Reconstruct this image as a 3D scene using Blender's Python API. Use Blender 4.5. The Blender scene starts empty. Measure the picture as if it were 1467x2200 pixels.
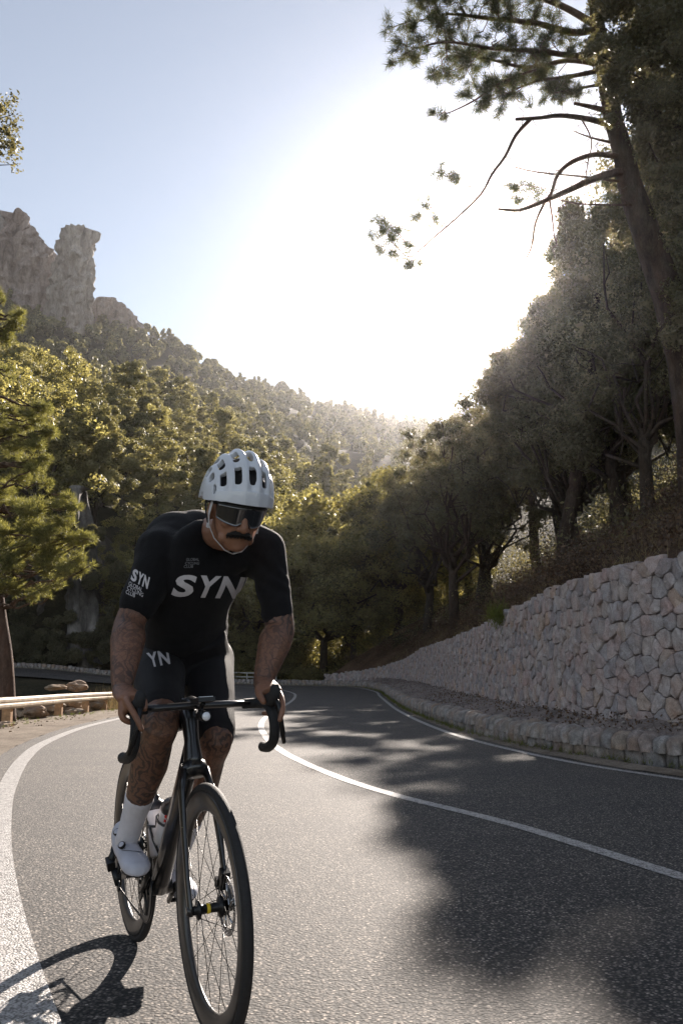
import bpy, bmesh, math, random
import numpy as np
from mathutils import Vector, Matrix, noise, Euler

# ------------------------------------------------------------------ camera, light, exposure
FPX, YHOR, CAMH = 1880.0, 1448.0, 0.99
PITCH = math.atan((YHOR - 1100) / FPX)
CP, SP = math.cos(PITCH), math.sin(PITCH)
sc = bpy.context.scene
COL = sc.collection
cam_d = bpy.data.cameras.new('camera'); cam = bpy.data.objects.new('camera', cam_d); COL.objects.link(cam)
cam_d.sensor_fit = 'VERTICAL'; cam_d.sensor_height = 36.0; cam_d.lens = FPX / 2200 * 36
cam_d.clip_start = 0.05; cam_d.clip_end = 4000
cam.location = (0, 0, CAMH); cam.rotation_euler = (math.pi / 2 + PITCH, 0, 0)
sc.camera = cam
SUN_EL, SUN_AZ = math.radians(25.0), math.radians(11.15)      # azimuth east of +Y
sun_vec = Vector((math.sin(SUN_AZ) * math.cos(SUN_EL), math.cos(SUN_AZ) * math.cos(SUN_EL), math.sin(SUN_EL)))
world = bpy.data.worlds.new('World'); sc.world = world; world.use_nodes = True
wn, wl = world.node_tree.nodes, world.node_tree.links
wn.clear()
sky = wn.new('ShaderNodeTexSky'); sky.sky_type = 'NISHITA'; sky.sun_disc = False
sky.sun_elevation = SUN_EL; sky.sun_rotation = SUN_AZ; sky.altitude = 300
sky.air_density = 1.0; sky.dust_density = 0.0; sky.ozone_density = 1.5
bg = wn.new('ShaderNodeBackground'); bg.inputs['Strength'].default_value = 0.062
wo = wn.new('ShaderNodeOutputWorld')
hs = wn.new('ShaderNodeHueSaturation'); hs.inputs['Saturation'].default_value = 0.52; wl.new(sky.outputs[0], hs.inputs['Color']); wl.new(hs.outputs[0], bg.inputs['Color']); wl.new(bg.outputs[0], wo.inputs['Surface'])
sun_d = bpy.data.lights.new('sun', 'SUN'); sun_d.energy = 5.0; sun_d.angle = math.radians(0.55); sun_d.color = (1.0, 0.89, 0.79)
sun_o = bpy.data.objects.new('sun', sun_d); COL.objects.link(sun_o)
sun_o.rotation_euler = sun_vec.to_track_quat('Z', 'Y').to_euler(); sun_o.location = (0, 0, 60)
sc.view_settings.view_transform = 'Standard'; sc.view_settings.look = 'None'
sc.view_settings.exposure = 1.42; sc.view_settings.gamma = 1.0; sc.view_settings.use_curve_mapping = False
sc.render.engine = 'CYCLES'
sc.cycles.use_denoising = True
sc.cycles.max_bounces = 6; sc.cycles.diffuse_bounces = 3; sc.cycles.glossy_bounces = 3
sc.cycles.transmission_bounces = 4; sc.cycles.volume_bounces = 0; sc.cycles.transparent_max_bounces = 6
sc.cycles.sample_clamp_indirect = 4.0

HAZE = 0.00009
R = random.Random(11)

def at(px, py, d):
    """world point seen at photograph pixel (px, py), d metres ahead"""
    u = (px - 733.5) / FPX; v = (1100 - py) / FPX
    dy = CP - v * SP; dz = SP + v * CP; t = d / dy
    return Vector((u * t, d, CAMH + dz * t))

# ------------------------------------------------------------------ object helpers
def tag(o, label=None, cat=None, group=None, kind=None):
    if label: o['label'] = label
    if cat: o['category'] = cat
    if group: o['group'] = group
    if kind: o['kind'] = kind
    return o

def empty(name, loc=(0, 0, 0), rz=0.0):
    o = bpy.data.objects.new(name, None); COL.objects.link(o)
    o.location = loc; o.rotation_euler = (0, 0, rz); o.empty_display_size = 0.1
    return o

class MB:
    """mesh collector"""
    def __init__(s): s.v = []; s.f = []; s.t = []; s.sm = []; s.cur = 0.5; s.smooth = True
    def add(s, vs, fs, smooth=None):
        b = len(s.v); s.v.extend([tuple(p) for p in vs])
        for f in fs: s.f.append(tuple(i + b for i in f)); s.t.append(s.cur); s.sm.append(s.smooth if smooth is None else smooth)
    def tube(s, pts, rad, n=8, cap=True, up=None, sq=None):
        """round tube; rad = number or list; sq = (a,b) section scaling along side/up"""
        pts = [Vector(p) for p in pts]; m = len(pts)
        rad = [rad] * m if isinstance(rad, (int, float)) else list(rad)
        vs = []; prev = None
        for i in range(m):
            d = (pts[min(i + 1, m - 1)] - pts[max(i - 1, 0)])
            if d.length < 1e-9: d = Vector((0, 0, 1))
            d.normalize()
            if prev is None:
                a = Vector(up) if up is not None else (Vector((0, 0, 1)) if abs(d.z) < 0.9 else Vector((1, 0, 0)))
                a = (a - d * a.dot(d)).normalized()
            else:
                a = (prev - d * prev.dot(d))
                a = a.normalized() if a.length > 1e-6 else prev
            prev = a; b = d.cross(a)
            ra, rb = (rad[i] if not isinstance(rad[i], tuple) else rad[i][0]), (rad[i] if not isinstance(rad[i], tuple) else rad[i][1])
            if sq: ra *= sq[0]; rb *= sq[1]
            for k in range(n):
                t = 2 * math.pi * k / n
                vs.append(pts[i] + a * (math.cos(t) * ra) + b * (math.sin(t) * rb))
        fs = [(i * n + k, i * n + (k + 1) % n, (i + 1) * n + (k + 1) % n, (i + 1) * n + k) for i in range(m - 1) for k in range(n)]
        if cap: fs += [tuple(range(n - 1, -1, -1)), tuple((m - 1) * n + k for k in range(n))]
        s.add(vs, fs)
    def box(s, c, size, rot=None, bev=0.0):
        c = Vector(c); hx, hy, hz = [q / 2 for q in size]
        vs = [Vector((x * hx, y * hy, z * hz)) for x in (-1, 1) for y in (-1, 1) for z in (-1, 1)]
        if rot is not None: vs = [rot @ q for q in vs]
        s.add([c + q for q in vs], [(0, 1, 3, 2), (4, 6, 7, 5), (0, 4, 5, 1), (2, 3, 7, 6), (0, 2, 6, 4), (1, 5, 7, 3)], False)
    def blob(s, c, r, seg=10, rings=6, rot=None, jit=0.0, rnd=None):
        c = Vector(c); r = (r, r, r) if isinstance(r, (int, float)) else r
        vs = [Vector((0, 0, r[2]))]
        for i in range(1, rings):
            ph = math.pi * i / rings
            for k in range(seg):
                th = 2 * math.pi * k / seg
                q = 1 + (rnd.uniform(-jit, jit) if rnd else 0)
                vs.append(Vector((r[0] * math.sin(ph) * math.cos(th), r[1] * math.sin(ph) * math.sin(th), r[2] * math.cos(ph))) * q)
        vs.append(Vector((0, 0, -r[2])))
        if rot is not None: vs = [rot @ q for q in vs]
        fs = [(0, 1 + k, 1 + (k + 1) % seg) for k in range(seg)]
        for i in range(rings - 2):
            a = 1 + i * seg
            fs += [(a + k, a + seg + k, a + seg + (k + 1) % seg, a + (k + 1) % seg) for k in range(seg)]
        a = 1 + (rings - 2) * seg; e = len(vs) - 1
        fs += [(a + k, e, a + (k + 1) % seg) for k in range(seg)]
        s.add([c + q for q in vs], fs)
    def lathe(s, prof, c=(0, 0, 0), axis='Z', n=24, mat=None, closed=False):
        """prof = [(r, h)...] round axis"""
        c = Vector(c); vs = []
        for r, h in prof:
            for k in range(n):
                t = 2 * math.pi * k / n; a, b = r * math.cos(t), r * math.sin(t)
                p = Vector((a, b, h)) if axis == 'Z' else (Vector((a, h, b)) if axis == 'Y' else Vector((h, a, b)))
                if mat is not None: p = mat @ p
                vs.append(c + p)
        m = len(prof); rng = m if closed else m - 1
        fs = []
        for i in range(rng):
            j = (i + 1) % m
            fs += [(i * n + k, i * n + (k + 1) % n, j * n + (k + 1) % n, j * n + k) for k in range(n)]
        s.add(vs, fs)
    def mesh(s, name, m):
        me = bpy.data.meshes.new(name); me.from_pydata(s.v, [], s.f)
        if m: me.materials.append(m)
        me.polygons.foreach_set('use_smooth', s.sm)
        at_ = me.attributes.new('tint', 'FLOAT', 'FACE'); at_.data.foreach_set('value', s.t)
        me.update()
        return me
    def build(s, name, m, parent=None, loc=None):
        me = s.mesh(name, m); o = bpy.data.objects.new(name, me); COL.objects.link(o)
        if parent: o.parent = parent
        if loc: o.location = loc
        return o

def fix_normals(o):
    bm = bmesh.new(); bm.from_mesh(o.data); bmesh.ops.recalc_face_normals(bm, faces=bm.faces); bm.to_mesh(o.data); bm.free(); return o

def np_mesh(name, V, Fc, m, tint=None, smooth=False):
    """V (n,3), Fc (k,3) or (k,4)"""
    me = bpy.data.meshes.new(name); n, k = Fc.shape
    me.vertices.add(len(V)); me.vertices.foreach_set('co', V.astype(np.float32).ravel())
    me.loops.add(n * k); me.loops.foreach_set('vertex_index', Fc.astype(np.int32).ravel())
    me.polygons.add(n); me.polygons.foreach_set('loop_start', np.arange(0, n * k, k, dtype=np.int32))
    me.polygons.foreach_set('loop_total', np.full(n, k, dtype=np.int32))
    me.polygons.foreach_set('use_smooth', np.full(n, smooth))
    if tint is not None:
        a = me.attributes.new('tint', 'FLOAT', 'FACE'); a.data.foreach_set('value', tint.astype(np.float32))
    if m: me.materials.append(m)
    me.update(calc_edges=True); me.validate()
    return me

def link(name, me, parent=None, loc=(0, 0, 0)):
    o = bpy.data.objects.new(name, me); COL.objects.link(o); o.location = loc
    if parent: o.parent = parent
    return o

# ------------------------------------------------------------------ materials
def nodes(name):
    m = bpy.data.materials.new(name); m.use_nodes = True; nt = m.node_tree; nt.nodes.clear()
    return m, nt.nodes, nt.links

def _tint(N, L):
    a = N.new('ShaderNodeAttribute'); a.attribute_name = 'tint'
    oi = N.new('ShaderNodeObjectInfo')
    s = N.new('ShaderNodeMath'); s.operation = 'ADD'; L.new(a.outputs['Fac'], s.inputs[0]); L.new(oi.outputs['Random'], s.inputs[1])
    f = N.new('ShaderNodeMath'); f.operation = 'FRACT'; L.new(s.outputs[0], f.inputs[0])
    return f.outputs[0]

def ramp(N, stops, interp='LINEAR'):
    r = N.new('ShaderNodeValToRGB'); r.color_ramp.interpolation = interp
    e = r.color_ramp.elements
    while len(e) < len(stops): e.new(0.5)
    for i, (p, c) in enumerate(stops):
        e[i].position = p; e[i].color = (c[0], c[1], c[2], 1) if not isinstance(c, (int, float)) else (c, c, c, 1)
    return r

def mixc(N, L, fac, a, b, mode='MIX'):
    x = N.new('ShaderNodeMix'); x.data_type = 'RGBA'; x.blend_type = mode
    for s, v in ((0, fac), (6, a), (7, b)):
        if hasattr(v, 'node'): L.new(v, x.inputs[s])
        elif s == 0: x.inputs[0].default_value = v
        else: x.inputs[s].default_value = (v[0], v[1], v[2], 1)
    return x.outputs[2]

def tex(N, L, kind, scale, vec=None, detail=4.0, rough=0.55, out=None, **kw):
    t = N.new('ShaderNodeTex' + kind); t.inputs['Scale'].default_value = scale
    if kind == 'Noise': t.inputs['Detail'].default_value = detail; t.inputs['Roughness'].default_value = rough
    for k, v in kw.items(): setattr(t, k, v)
    if vec is not None: L.new(vec, t.inputs['Vector'])
    return t.outputs[out if out is not None else 0]

def objco(N, L, sc3=(1, 1, 1), world_=False):
    if world_:
        g = N.new('ShaderNodeNewGeometry').outputs['Position']
    else:
        g = N.new('ShaderNodeTexCoord').outputs['Object']
    mp = N.new('ShaderNodeMapping'); mp.inputs['Scale'].default_value = sc3; L.new(g, mp.inputs['Vector'])
    return mp.outputs[0]

def finish(N, L, bsdf):
    o = N.new('ShaderNodeOutputMaterial'); L.new(bsdf, o.inputs['Surface'])

def pbr(name, col, rough=0.6, metal=0.0, var=0.15, scale=8.0, bump=0.0, bscale=40.0, spec=0.5, coat=0.0, sheen=0.0, trans=0.0, world_=False, alpha=None, rvar=0.0):
    m, N, L = nodes(name)
    co = objco(N, L, world_=world_)
    b = N.new('ShaderNodeBsdfPrincipled')
    n = tex(N, L, 'Noise', scale, co, 5)
    r = ramp(N, [(0.3, [c * (1 - var) for c in col]), (0.7, [min(1, c * (1 + var)) for c in col])]); L.new(n, r.inputs[0])
    L.new(r.outputs[0], b.inputs['Base Color'])
    b.inputs['Roughness'].default_value = rough; b.inputs['Metallic'].default_value = metal
    if rvar:
        rr = ramp(N, [(0.3, max(0, rough - rvar)), (0.7, min(1, rough + rvar))]); L.new(n, rr.inputs[0]); L.new(rr.outputs[0], b.inputs['Roughness'])
    b.inputs['Specular IOR Level'].default_value = spec; b.inputs['Coat Weight'].default_value = coat
    b.inputs['Sheen Weight'].default_value = sheen; b.inputs['Transmission Weight'].default_value = trans
    if bump:
        bn = tex(N, L, 'Noise', bscale, co, 6, 0.65); bp = N.new('ShaderNodeBump'); bp.inputs['Strength'].default_value = bump
        bp.inputs['Distance'].default_value = 0.01; L.new(bn, bp.inputs['Height']); L.new(bp.outputs[0], b.inputs['Normal'])
    finish(N, L, b.outputs[0])
    return m

def leaf_mat(name, c0, c1, tr=0.4, trc=None, rough=0.55):
    m, N, L = nodes(name)
    t = _tint(N, L)
    r = ramp(N, [(0.0, c0), (1.0, c1)]); L.new(t, r.inputs[0])
    p = N.new('ShaderNodeBsdfPrincipled'); L.new(r.outputs[0], p.inputs['Base Color']); p.inputs['Roughness'].default_value = rough
    p.inputs['Specular IOR Level'].default_value = 0.35
    tl = N.new('ShaderNodeBsdfTranslucent')
    tc = mixc(N, L, 1.0, r.outputs[0], trc or (1.6, 1.7, 0.7), 'MULTIPLY'); L.new(tc, tl.inputs['Color'])
    mx = N.new('ShaderNodeMixShader'); mx.inputs[0].default_value = tr
    L.new(p.outputs[0], mx.inputs[1]); L.new(tl.outputs[0], mx.inputs[2]); finish(N, L, mx.outputs[0])
    return m

def asphalt_mat():
    m, N, L = nodes('asphalt'); co = objco(N, L, world_=True)
    v = N.new('ShaderNodeTexVoronoi'); v.inputs['Scale'].default_value = 84; L.new(co, v.inputs['Vector'])
    g = ramp(N, [(0.0, (.022, .020, .018)), (0.4, (.085, .074, .064)), (0.75, (.22, .192, .165)), (1.0, (.66, .58, .50))])
    L.new(v.outputs['Color'], g.inputs[0])
    pit = ramp(N, [(0.30, (1, 1, 1)), (0.60, (.07, .065, .06))]); L.new(v.outputs['Distance'], pit.inputs[0])
    c = mixc(N, L, 1.0, g.outputs[0], pit.outputs[0], 'MULTIPLY')
    big = tex(N, L, 'Noise', 0.7, co, 5, 0.6); bigr = ramp(N, [(0.3, (.70, .70, .72)), (0.7, (1.18, 1.16, 1.12))]); L.new(big, bigr.inputs[0])
    c = mixc(N, L, 1.0, c, bigr.outputs[0], 'MULTIPLY')
    mid = tex(N, L, 'Noise', 60, co, 3, 0.7); midr = ramp(N, [(0.3, (.7, .7, .7)), (0.7, (1.3, 1.3, 1.3))]); L.new(mid, midr.inputs[0])
    c = mixc(N, L, 1.0, c, midr.outputs[0], 'MULTIPLY')
    cr = tex(N, L, 'Voronoi', 0.55, objco(N, L, world_=True), feature='DISTANCE_TO_EDGE')
    b = N.new('ShaderNodeBsdfPrincipled'); L.new(c, b.inputs['Base Color']); b.inputs['Roughness'].default_value = 0.85
    b.inputs['Specular IOR Level'].default_value = 0.6
    add = N.new('ShaderNodeMath'); add.operation = 'MULTIPLY_ADD'; L.new(v.outputs['Distance'], add.inputs[0]); add.inputs[1].default_value = -1.0; L.new(mid, add.inputs[2])
    bp = N.new('ShaderNodeBump'); bp.inputs['Strength'].default_value = 0.8; bp.inputs['Distance'].default_value = 0.0045
    L.new(add.outputs[0], bp.inputs['Height']); L.new(bp.outputs[0], b.inputs['Normal']); finish(N, L, b.outputs[0])
    return m

def paint_mat():
    m, N, L = nodes('road_paint'); co = objco(N, L, world_=True)
    v = N.new('ShaderNodeTexVoronoi'); v.inputs['Scale'].default_value = 105; L.new(co, v.inputs['Vector'])
    w = tex(N, L, 'Noise', 25, co, 6, 0.75)
    s = N.new('ShaderNodeMath'); s.operation = 'MULTIPLY_ADD'; L.new(v.outputs['Distance'], s.inputs[0]); s.inputs[1].default_value = 0.45; L.new(w, s.inputs[2])
    wr = ramp(N, [(0.60, (.52, .50, .48)), (0.84, (.12, .11, .10))]); L.new(s.outputs[0], wr.inputs[0])
    b = N.new('ShaderNodeBsdfPrincipled'); L.new(wr.outputs[0], b.inputs['Base Color']); b.inputs['Roughness'].default_value = 0.55
    bp = N.new('ShaderNodeBump'); bp.inputs['Strength'].default_value = 0.8; bp.inputs['Distance'].default_value = 0.005; bp.invert = True
    L.new(v.outputs['Distance'], bp.inputs['Height']); L.new(bp.outputs[0], b.inputs['Normal']); finish(N, L, b.outputs[0])
    return m

def rock_mat(name, dark, mid, light, warm, scale=3.0, bump=0.6, bs=14.0, streak=None, world_=True, bd=0.02):
    m, N, L = nodes(name); co = objco(N, L, streak or (1, 1, 1), world_=world_)
    t = _tint(N, L)
    n1 = tex(N, L, 'Noise', scale, co, 8, 0.65)
    r = ramp(N, [(0.25, dark), (0.48, mid), (0.72, light)]); L.new(n1, r.inputs[0])
    n2 = tex(N, L, 'Noise', scale * 0.6, co, 4); rw = ramp(N, [(0.45, 0.0), (0.7, 0.8)]); L.new(n2, rw.inputs[0])
    c = mixc(N, L, rw.outputs[0], r.outputs[0], warm)
    tr = ramp(N, [(0.0, (.74, .74, .77)), (0.25, (.95, .93, .93)), (0.45, (1.0, .87, .84)), (0.62, (1.05, 1.01, .99)), (0.85, (1.0, .93, .88)), (0.96, (1.05, .88, .74)), (1.0, (.8, .78, .78))]); L.new(t, tr.inputs[0])
    c = mixc(N, L, 1.0, c, tr.outputs[0], 'MULTIPLY')
    sp = tex(N, L, 'Noise', bs * 3, co, 4, 0.8); spr = ramp(N, [(0.35, (.72, .72, .72)), (0.62, (1.2, 1.2, 1.2))]); L.new(sp, spr.inputs[0])
    c = mixc(N, L, 1.0, c, spr.outputs[0], 'MULTIPLY')
    b = N.new('ShaderNodeBsdfPrincipled'); L.new(c, b.inputs['Base Color']); b.inputs['Roughness'].default_value = 0.85
    b.inputs['Specular IOR Level'].default_value = 0.25
    bn = tex(N, L, 'Noise', bs, co, 9, 0.7); bp = N.new('ShaderNodeBump'); bp.inputs['Strength'].default_value = bump; bp.inputs['Distance'].default_value = bd
    L.new(bn, bp.inputs['Height']); L.new(bp.outputs[0], b.inputs['Normal']); finish(N, L, b.outputs[0])
    return m

def ground_mat(name, cols, scale=1.2, fine=35.0, bump=0.7, bd=0.02):
    m, N, L = nodes(name); co = objco(N, L, world_=True)
    n1 = tex(N, L, 'Noise', scale, co, 8, 0.65)
    k = len(cols); r = ramp(N, [(0.3 + 0.4 * i / (k - 1), c) for i, c in enumerate(cols)]); L.new(n1, r.inputs[0])
    n2 = tex(N, L, 'Noise', fine, co, 6, 0.8); r2 = ramp(N, [(0.3, (.45, .45, .45)), (0.68, (1.5, 1.5, 1.5))]); L.new(n2, r2.inputs[0])
    c = mixc(N, L, 1.0, r.outputs[0], r2.outputs[0], 'MULTIPLY')
    b = N.new('ShaderNodeBsdfPrincipled'); L.new(c, b.inputs['Base Color']); b.inputs['Roughness'].default_value = 0.95
    b.inputs['Specular IOR Level'].default_value = 0.1
    bp = N.new('ShaderNodeBump'); bp.inputs['Strength'].default_value = bump; bp.inputs['Distance'].default_value = bd
    L.new(n2, bp.inputs['Height']); L.new(bp.outputs[0], b.inputs['Normal']); finish(N, L, b.outputs[0])
    return m

M = {}
M['asphalt'] = asphalt_mat(); M['paint'] = paint_mat()
M['wallstone'] = rock_mat('wall_stone', (.20, .185, .182), (.40, .372, .365), (.56, .53, .52), (.42, .33, .30), 6.0, 0.9, 22, bd=0.015)
M['joint'] = pbr('wall_joint', (.075, .066, .06), 0.95, var=.3, world_=True)
M['kerbstone'] = rock_mat('kerb_stone', (.10, .095, .09), (.25, .24, .225), (.48, .46, .43), (.26, .20, .15), 7.0, 0.9, 24, bd=0.012)
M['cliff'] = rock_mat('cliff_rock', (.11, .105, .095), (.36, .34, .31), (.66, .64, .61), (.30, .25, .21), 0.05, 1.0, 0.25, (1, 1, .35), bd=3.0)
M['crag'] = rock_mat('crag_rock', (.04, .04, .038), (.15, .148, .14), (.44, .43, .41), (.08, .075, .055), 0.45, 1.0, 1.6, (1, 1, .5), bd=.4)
M['rubble'] = rock_mat('rubble_rock', (.14, .11, .08), (.30, .245, .18), (.45, .39, .30), (.36, .22, .11), 5.0, 0.8, 16, bd=.02)
M['gravel'] = ground_mat('verge_gravel', [(.10, .075, .055), (.20, .165, .13), (.27, .23, .185)], 1.5, 28)
M['strip'] = ground_mat('strip_soil', [(.12, .10, .09), (.24, .20, .18), (.32, .27, .24)], 1.1, 25)
M['forestfloor'] = ground_mat('forest_floor', [(.016, .018, .009), (.04, .036, .02), (.075, .06, .034)], 0.35, 6, 1.0, .1)
M['bank'] = ground_mat('bank_soil', [(.045, .028, .017), (.10, .062, .04), (.15, .10, .065)], 0.9, 14, 1.0, .05)
M['bark'] = rock_mat('pine_bark', (.03, .022, .017), (.085, .06, .045), (.15, .115, .09), (.13, .075, .045), 7.0, 1.0, 18, (1, 1, .35), bd=.03)
M['bark_dark'] = rock_mat('oak_bark', (.02, .017, .014), (.055, .045, .036), (.10, .085, .07), (.07, .05, .035), 8.0, 1.0, 20, (1, 1, .4), bd=.03)
M['pine_far'] = leaf_mat('far_pine_needles', (.09, .09, .045), (.31, .29, .155), .38, (2.2, 2.05, 1.35))
M['pine_near'] = leaf_mat('near_pine_needles', (.07, .074, .030), (.31, .29, .13), .42, (2.1, 2.05, 1.1))
M['pine_back'] = leaf_mat('tall_pine_needles', (.035, .05, .018), (.10, .10, .045), .35, (1.6, 1.5, .8))
M['oak'] = leaf_mat('holm_oak_leaves', (.075, .074, .038), (.27, .25, .135), .5, (2.4, 2.25, 1.25), .42)
M['oak_dark'] = leaf_mat('veiled_evergreen_leaves', (.06, .06, .035), (.16, .15, .095), .42, (2.2, 2.0, 1.2), .45)  # leaf tones greyed and raised, putting the veil of sun glare into the colour
M['oak_gold'] = leaf_mat('golden_leaves', (.08, .078, .035), (.26, .24, .12), .52, (2.2, 2.0, 1.15), .45)
M['drygrass'] = leaf_mat('dry_grass', (.14, .10, .05), (.36, .29, .16), .4, (1.2, 1.1, .9))
M['greengrass'] = leaf_mat('green_grass', (.06, .075, .015), (.16, .17, .04), .4)
M['brush'] = leaf_mat('brown_brush', (.055, .036, .024), (.17, .11, .07), .3, (1.2, 1, .8))
# ------------------------------------------------------------------ road layout (metres; camera stands at 0,0)
def cr(P, n=8):
    """Catmull-Rom through tuples"""
    P = [Vector(p) for p in P]; out = []
    for i in range(len(P) - 1):
        p0 = P[max(i - 1, 0)]; p1 = P[i]; p2 = P[i + 1]; p3 = P[min(i + 2, len(P) - 1)]
        for k in range(n):
            t = k / n
            out.append(0.5 * ((2 * p1) + (p2 - p0) * t + (2 * p0 - 5 * p1 + 4 * p2 - p3) * t * t + (3 * p1 - p0 - 3 * p2 + p3) * t ** 3))
    out.append(P[-1]); return out
LE = [(9, -12, 0), (6, -8, 0), (3, -4, 0), (1.2, -1.2, 0), (0, .9, 0), (-.95, 2.87, 0), (-1.7, 4.6, 0), (-2.35, 6.3, 0), (-2.97, 8.1, 0), (-3.75, 10.7, 0), (-4.35, 13.3, 0),
      (-4.87, 17.2, 0), (-5.0, 21.5, 0), (-5.0, 27, 0), (-5.0, 32, .05), (-5.6, 37, .12), (-7, 41, .25), (-9.5, 44, .42), (-13, 45.5, .62), (-16.5, 46, .88), (-22, 45, 1.05), (-32, 41, 1.3), (-45, 35, 1.6)]
CE = [(11.4, -9.8, 0), (8.5, -6.2, 0), (5.6, -2.4, 0), (3.85, .2, 0), (2.75, 2.1, 0), (1.85, 4.15, 0), (1.15, 6.1, 0), (.43, 7.6, 0), (-.13, 9.2, 0), (-.78, 11.8, 0), (-1.27, 14.9, 0),
      (-1.62, 18.2, 0), (-1.8, 22.3, 0), (-1.8, 27, 0), (-1.8, 34, .07), (-2.2, 40, .16), (-3.6, 44.5, .27), (-7, 47.8, .4), (-12, 49, .72), (-17, 49.3, 1.02), (-23, 48.3, 1.25), (-33, 44.5, 1.5), (-47, 38.5, 1.8)]
RE = [(13.8, -7.6, 0), (11, -4.4, 0), (8.3, -.8, 0), (6.5, 1.6, 0), (5.4, 3.3, 0), (4.6, 5.5, 0), (3.95, 7.2, 0), (3.2, 8.75, 0), (2.62, 10.3, 0), (2.15, 12.6, 0), (1.84, 15.3, 0),
      (1.66, 19, 0), (1.58, 22.8, 0), (1.55, 27, .01), (1.55, 36, .10), (1.52, 42, .19), (.4, 47.5, .3), (-3, 51, .33), (-8, 52.3, .45), (-13.5, 52.6, .85), (-18, 52.4, 1.28), (-25, 51.3, 1.5), (-34, 48, 1.75), (-49, 42, 2.0)]
RE = RE[:-1] if len(RE) > len(LE) else RE
LC, CC, RC = cr(LE), cr(CE), cr(RE)
def sideways(P, off, dz=0.0):
    out = []
    for i, p in enumerate(P):
        d = P[min(i + 1, len(P) - 1)] - P[max(i - 1, 0)]; n = Vector((d.y, -d.x, 0)).normalized()
        out.append(p + n * off + Vector((0, 0, dz)))
    return out
def strip(name, A, B, mat, nx=1, jz=0.0, js=1.0, kind='structure', zf=None):
    V = []; F_ = []
    n = len(A)
    for i in range(n):
        for k in range(nx + 1):
            p = A[i].lerp(B[i], k / nx)
            if jz: p = p + Vector((0, 0, jz * noise.noise(p * js)))
            if zf: p = Vector((p.x, p.y, p.z + zf(i / (n - 1), k / nx)))
            V.append(p)
    for i in range(n - 1):
        for k in range(nx):
            a = i * (nx + 1) + k; F_.append((a, a + 1, a + nx + 2, a + nx + 1))
    mb = MB(); mb.add(V, F_); o = mb.build(name, mat)
    if kind: tag(o, kind=kind)
    return o
roadL = sideways(LC, -0.32); roadR = sideways(RC, 0.25)
V = []; nx = 10
def cross(i):
    pts = []
    for k in range(6): pts.append(roadL[i].lerp(CC[i], k / 5))
    for k in range(1, 6): pts.append(CC[i].lerp(roadR[i], k / 5))
    return pts
mb = MB(); rows = [cross(i) for i in range(len(CC))]
for r_ in rows: mb.v.extend([tuple(p) for p in r_])
for i in range(len(rows) - 1):
    for k in range(10):
        a = i * 11 + k; mb.f.append((a, a + 1, a + 12, a + 11)); mb.t.append(.5); mb.sm.append(True)
tag(mb.build('road', M['asphalt']), 'grey asphalt mountain road curving left past a stone wall', kind='structure')
def line(name, P, w):
    return strip(name, sideways(P, -w / 2, .004), sideways(P, w / 2, .004), M['paint'], 2)
line('edge_line', LC, .16); line('edge_line', RC, .11)
c_i0 = 0; line('centre_line', CC[:len(CC)], .115)

# distance to road, vectorised
_allroad = np.array([[(a.x + b.x) / 2, (a.y + b.y) / 2, (a.z + b.z) / 2] for a, b in zip(LC, RC)])
_q = np.array([[p.x, p.y, p.z] for P in (LC, CC, RC, [a.lerp(b, .5) for a, b in zip(LC, CC)], [a.lerp(b, .5) for a, b in zip(CC, RC)]) for p in P])
def road_dist(x, y):
    d = np.hypot(_q[:, 0] - x, _q[:, 1] - y); i = int(d.argmin()); return d[i], _q[i, 2]

# wall foot line (road side face of the retaining wall)
WF = [(11.6, 1.0), (8.6, 4.2), (6.5, 6.6), (4.98, 8.6), (4.2, 9.9), (3.6, 11.4), (3.3, 13.2), (3.2, 15.2), (3.18, 18), (3.3, 22), (3.45, 28), (3.55, 34), (3.5, 40), (3.0, 45), (1.6, 50), (-1.2, 54.0)]
WF = cr([(x, y, .27) for x, y in WF], 10)
wf_y = np.array([p.y for p in WF]); wf_x = np.array([p.x for p in WF])
def wallx(y): return float(np.interp(y, wf_y, wf_x))
def wall_top(y): return 2.12 + max(0, 20 - max(y, 6)) * .030 if y < 40 else max(.85, 2.12 - (y - 40) * .085)

# natural height from azimuth/range table
RN = [0, 20, 34, 45, 58, 66, 110, 200, 350, 500, 600, 900]
def zel(y, r): return CAMH + (YHOR - y) / FPX * r / 1.0
COLS = {
 -1500: [-.2, -.6, -1.8, .2, 3, 8, 30, 70, 120, 160, 165, 150],
 -400: [-.2, -.9, -2.2, .2, 2.5, 12, 32, 74, 150, 235, 240, 220],
 0: [-.2, -.8, -2.2, .2, 1.6, 13, 30, 64, 122, 212, 214, 200],
 300: [-.2, -.5, -1.6, .1, 1.2, 10, 25, 57, 114, 198, 195, 180],
 500: [-.2, -.3, -.8, .1, .6, 5, 20, 52, 108, 172, 168, 150],
 700: [-.2, -.2, -.3, .1, .3, 2.5, 13, 42, 98, 155, 150, 130],
 950: [-.2, -.1, -.1, .1, .3, 1.5, 11, 38, 92, 140, 135, 120],
 1300: [-.2, 0, 0, .1, 5, 9, 34, 70, 110, 130, 125, 110],
 3000: [-.2, 0, 2, 8, 16, 20, 42, 75, 110, 130, 125, 110]}
_cx = sorted(COLS); _th = [math.atan((c - 733.5) / FPX) for c in _cx]; _tab = np.array([COLS[c] for c in _cx], float)
def nat(x, y):
    r = math.hypot(x, y); th = math.atan2(x, y)
    if y < 0: return -.25 - 0.002 * r
    col = np.array([np.interp(th, _th, _tab[:, j]) for j in range(len(RN))])
    z = float(np.interp(r, RN, col))
    if r > 70: z += (noise.noise(Vector((x, y, 0)) * .02) * 5 + noise.noise(Vector((x, y, 3)) * .06) * 2) * min(1, (r - 70) / 120)
    return z
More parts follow.
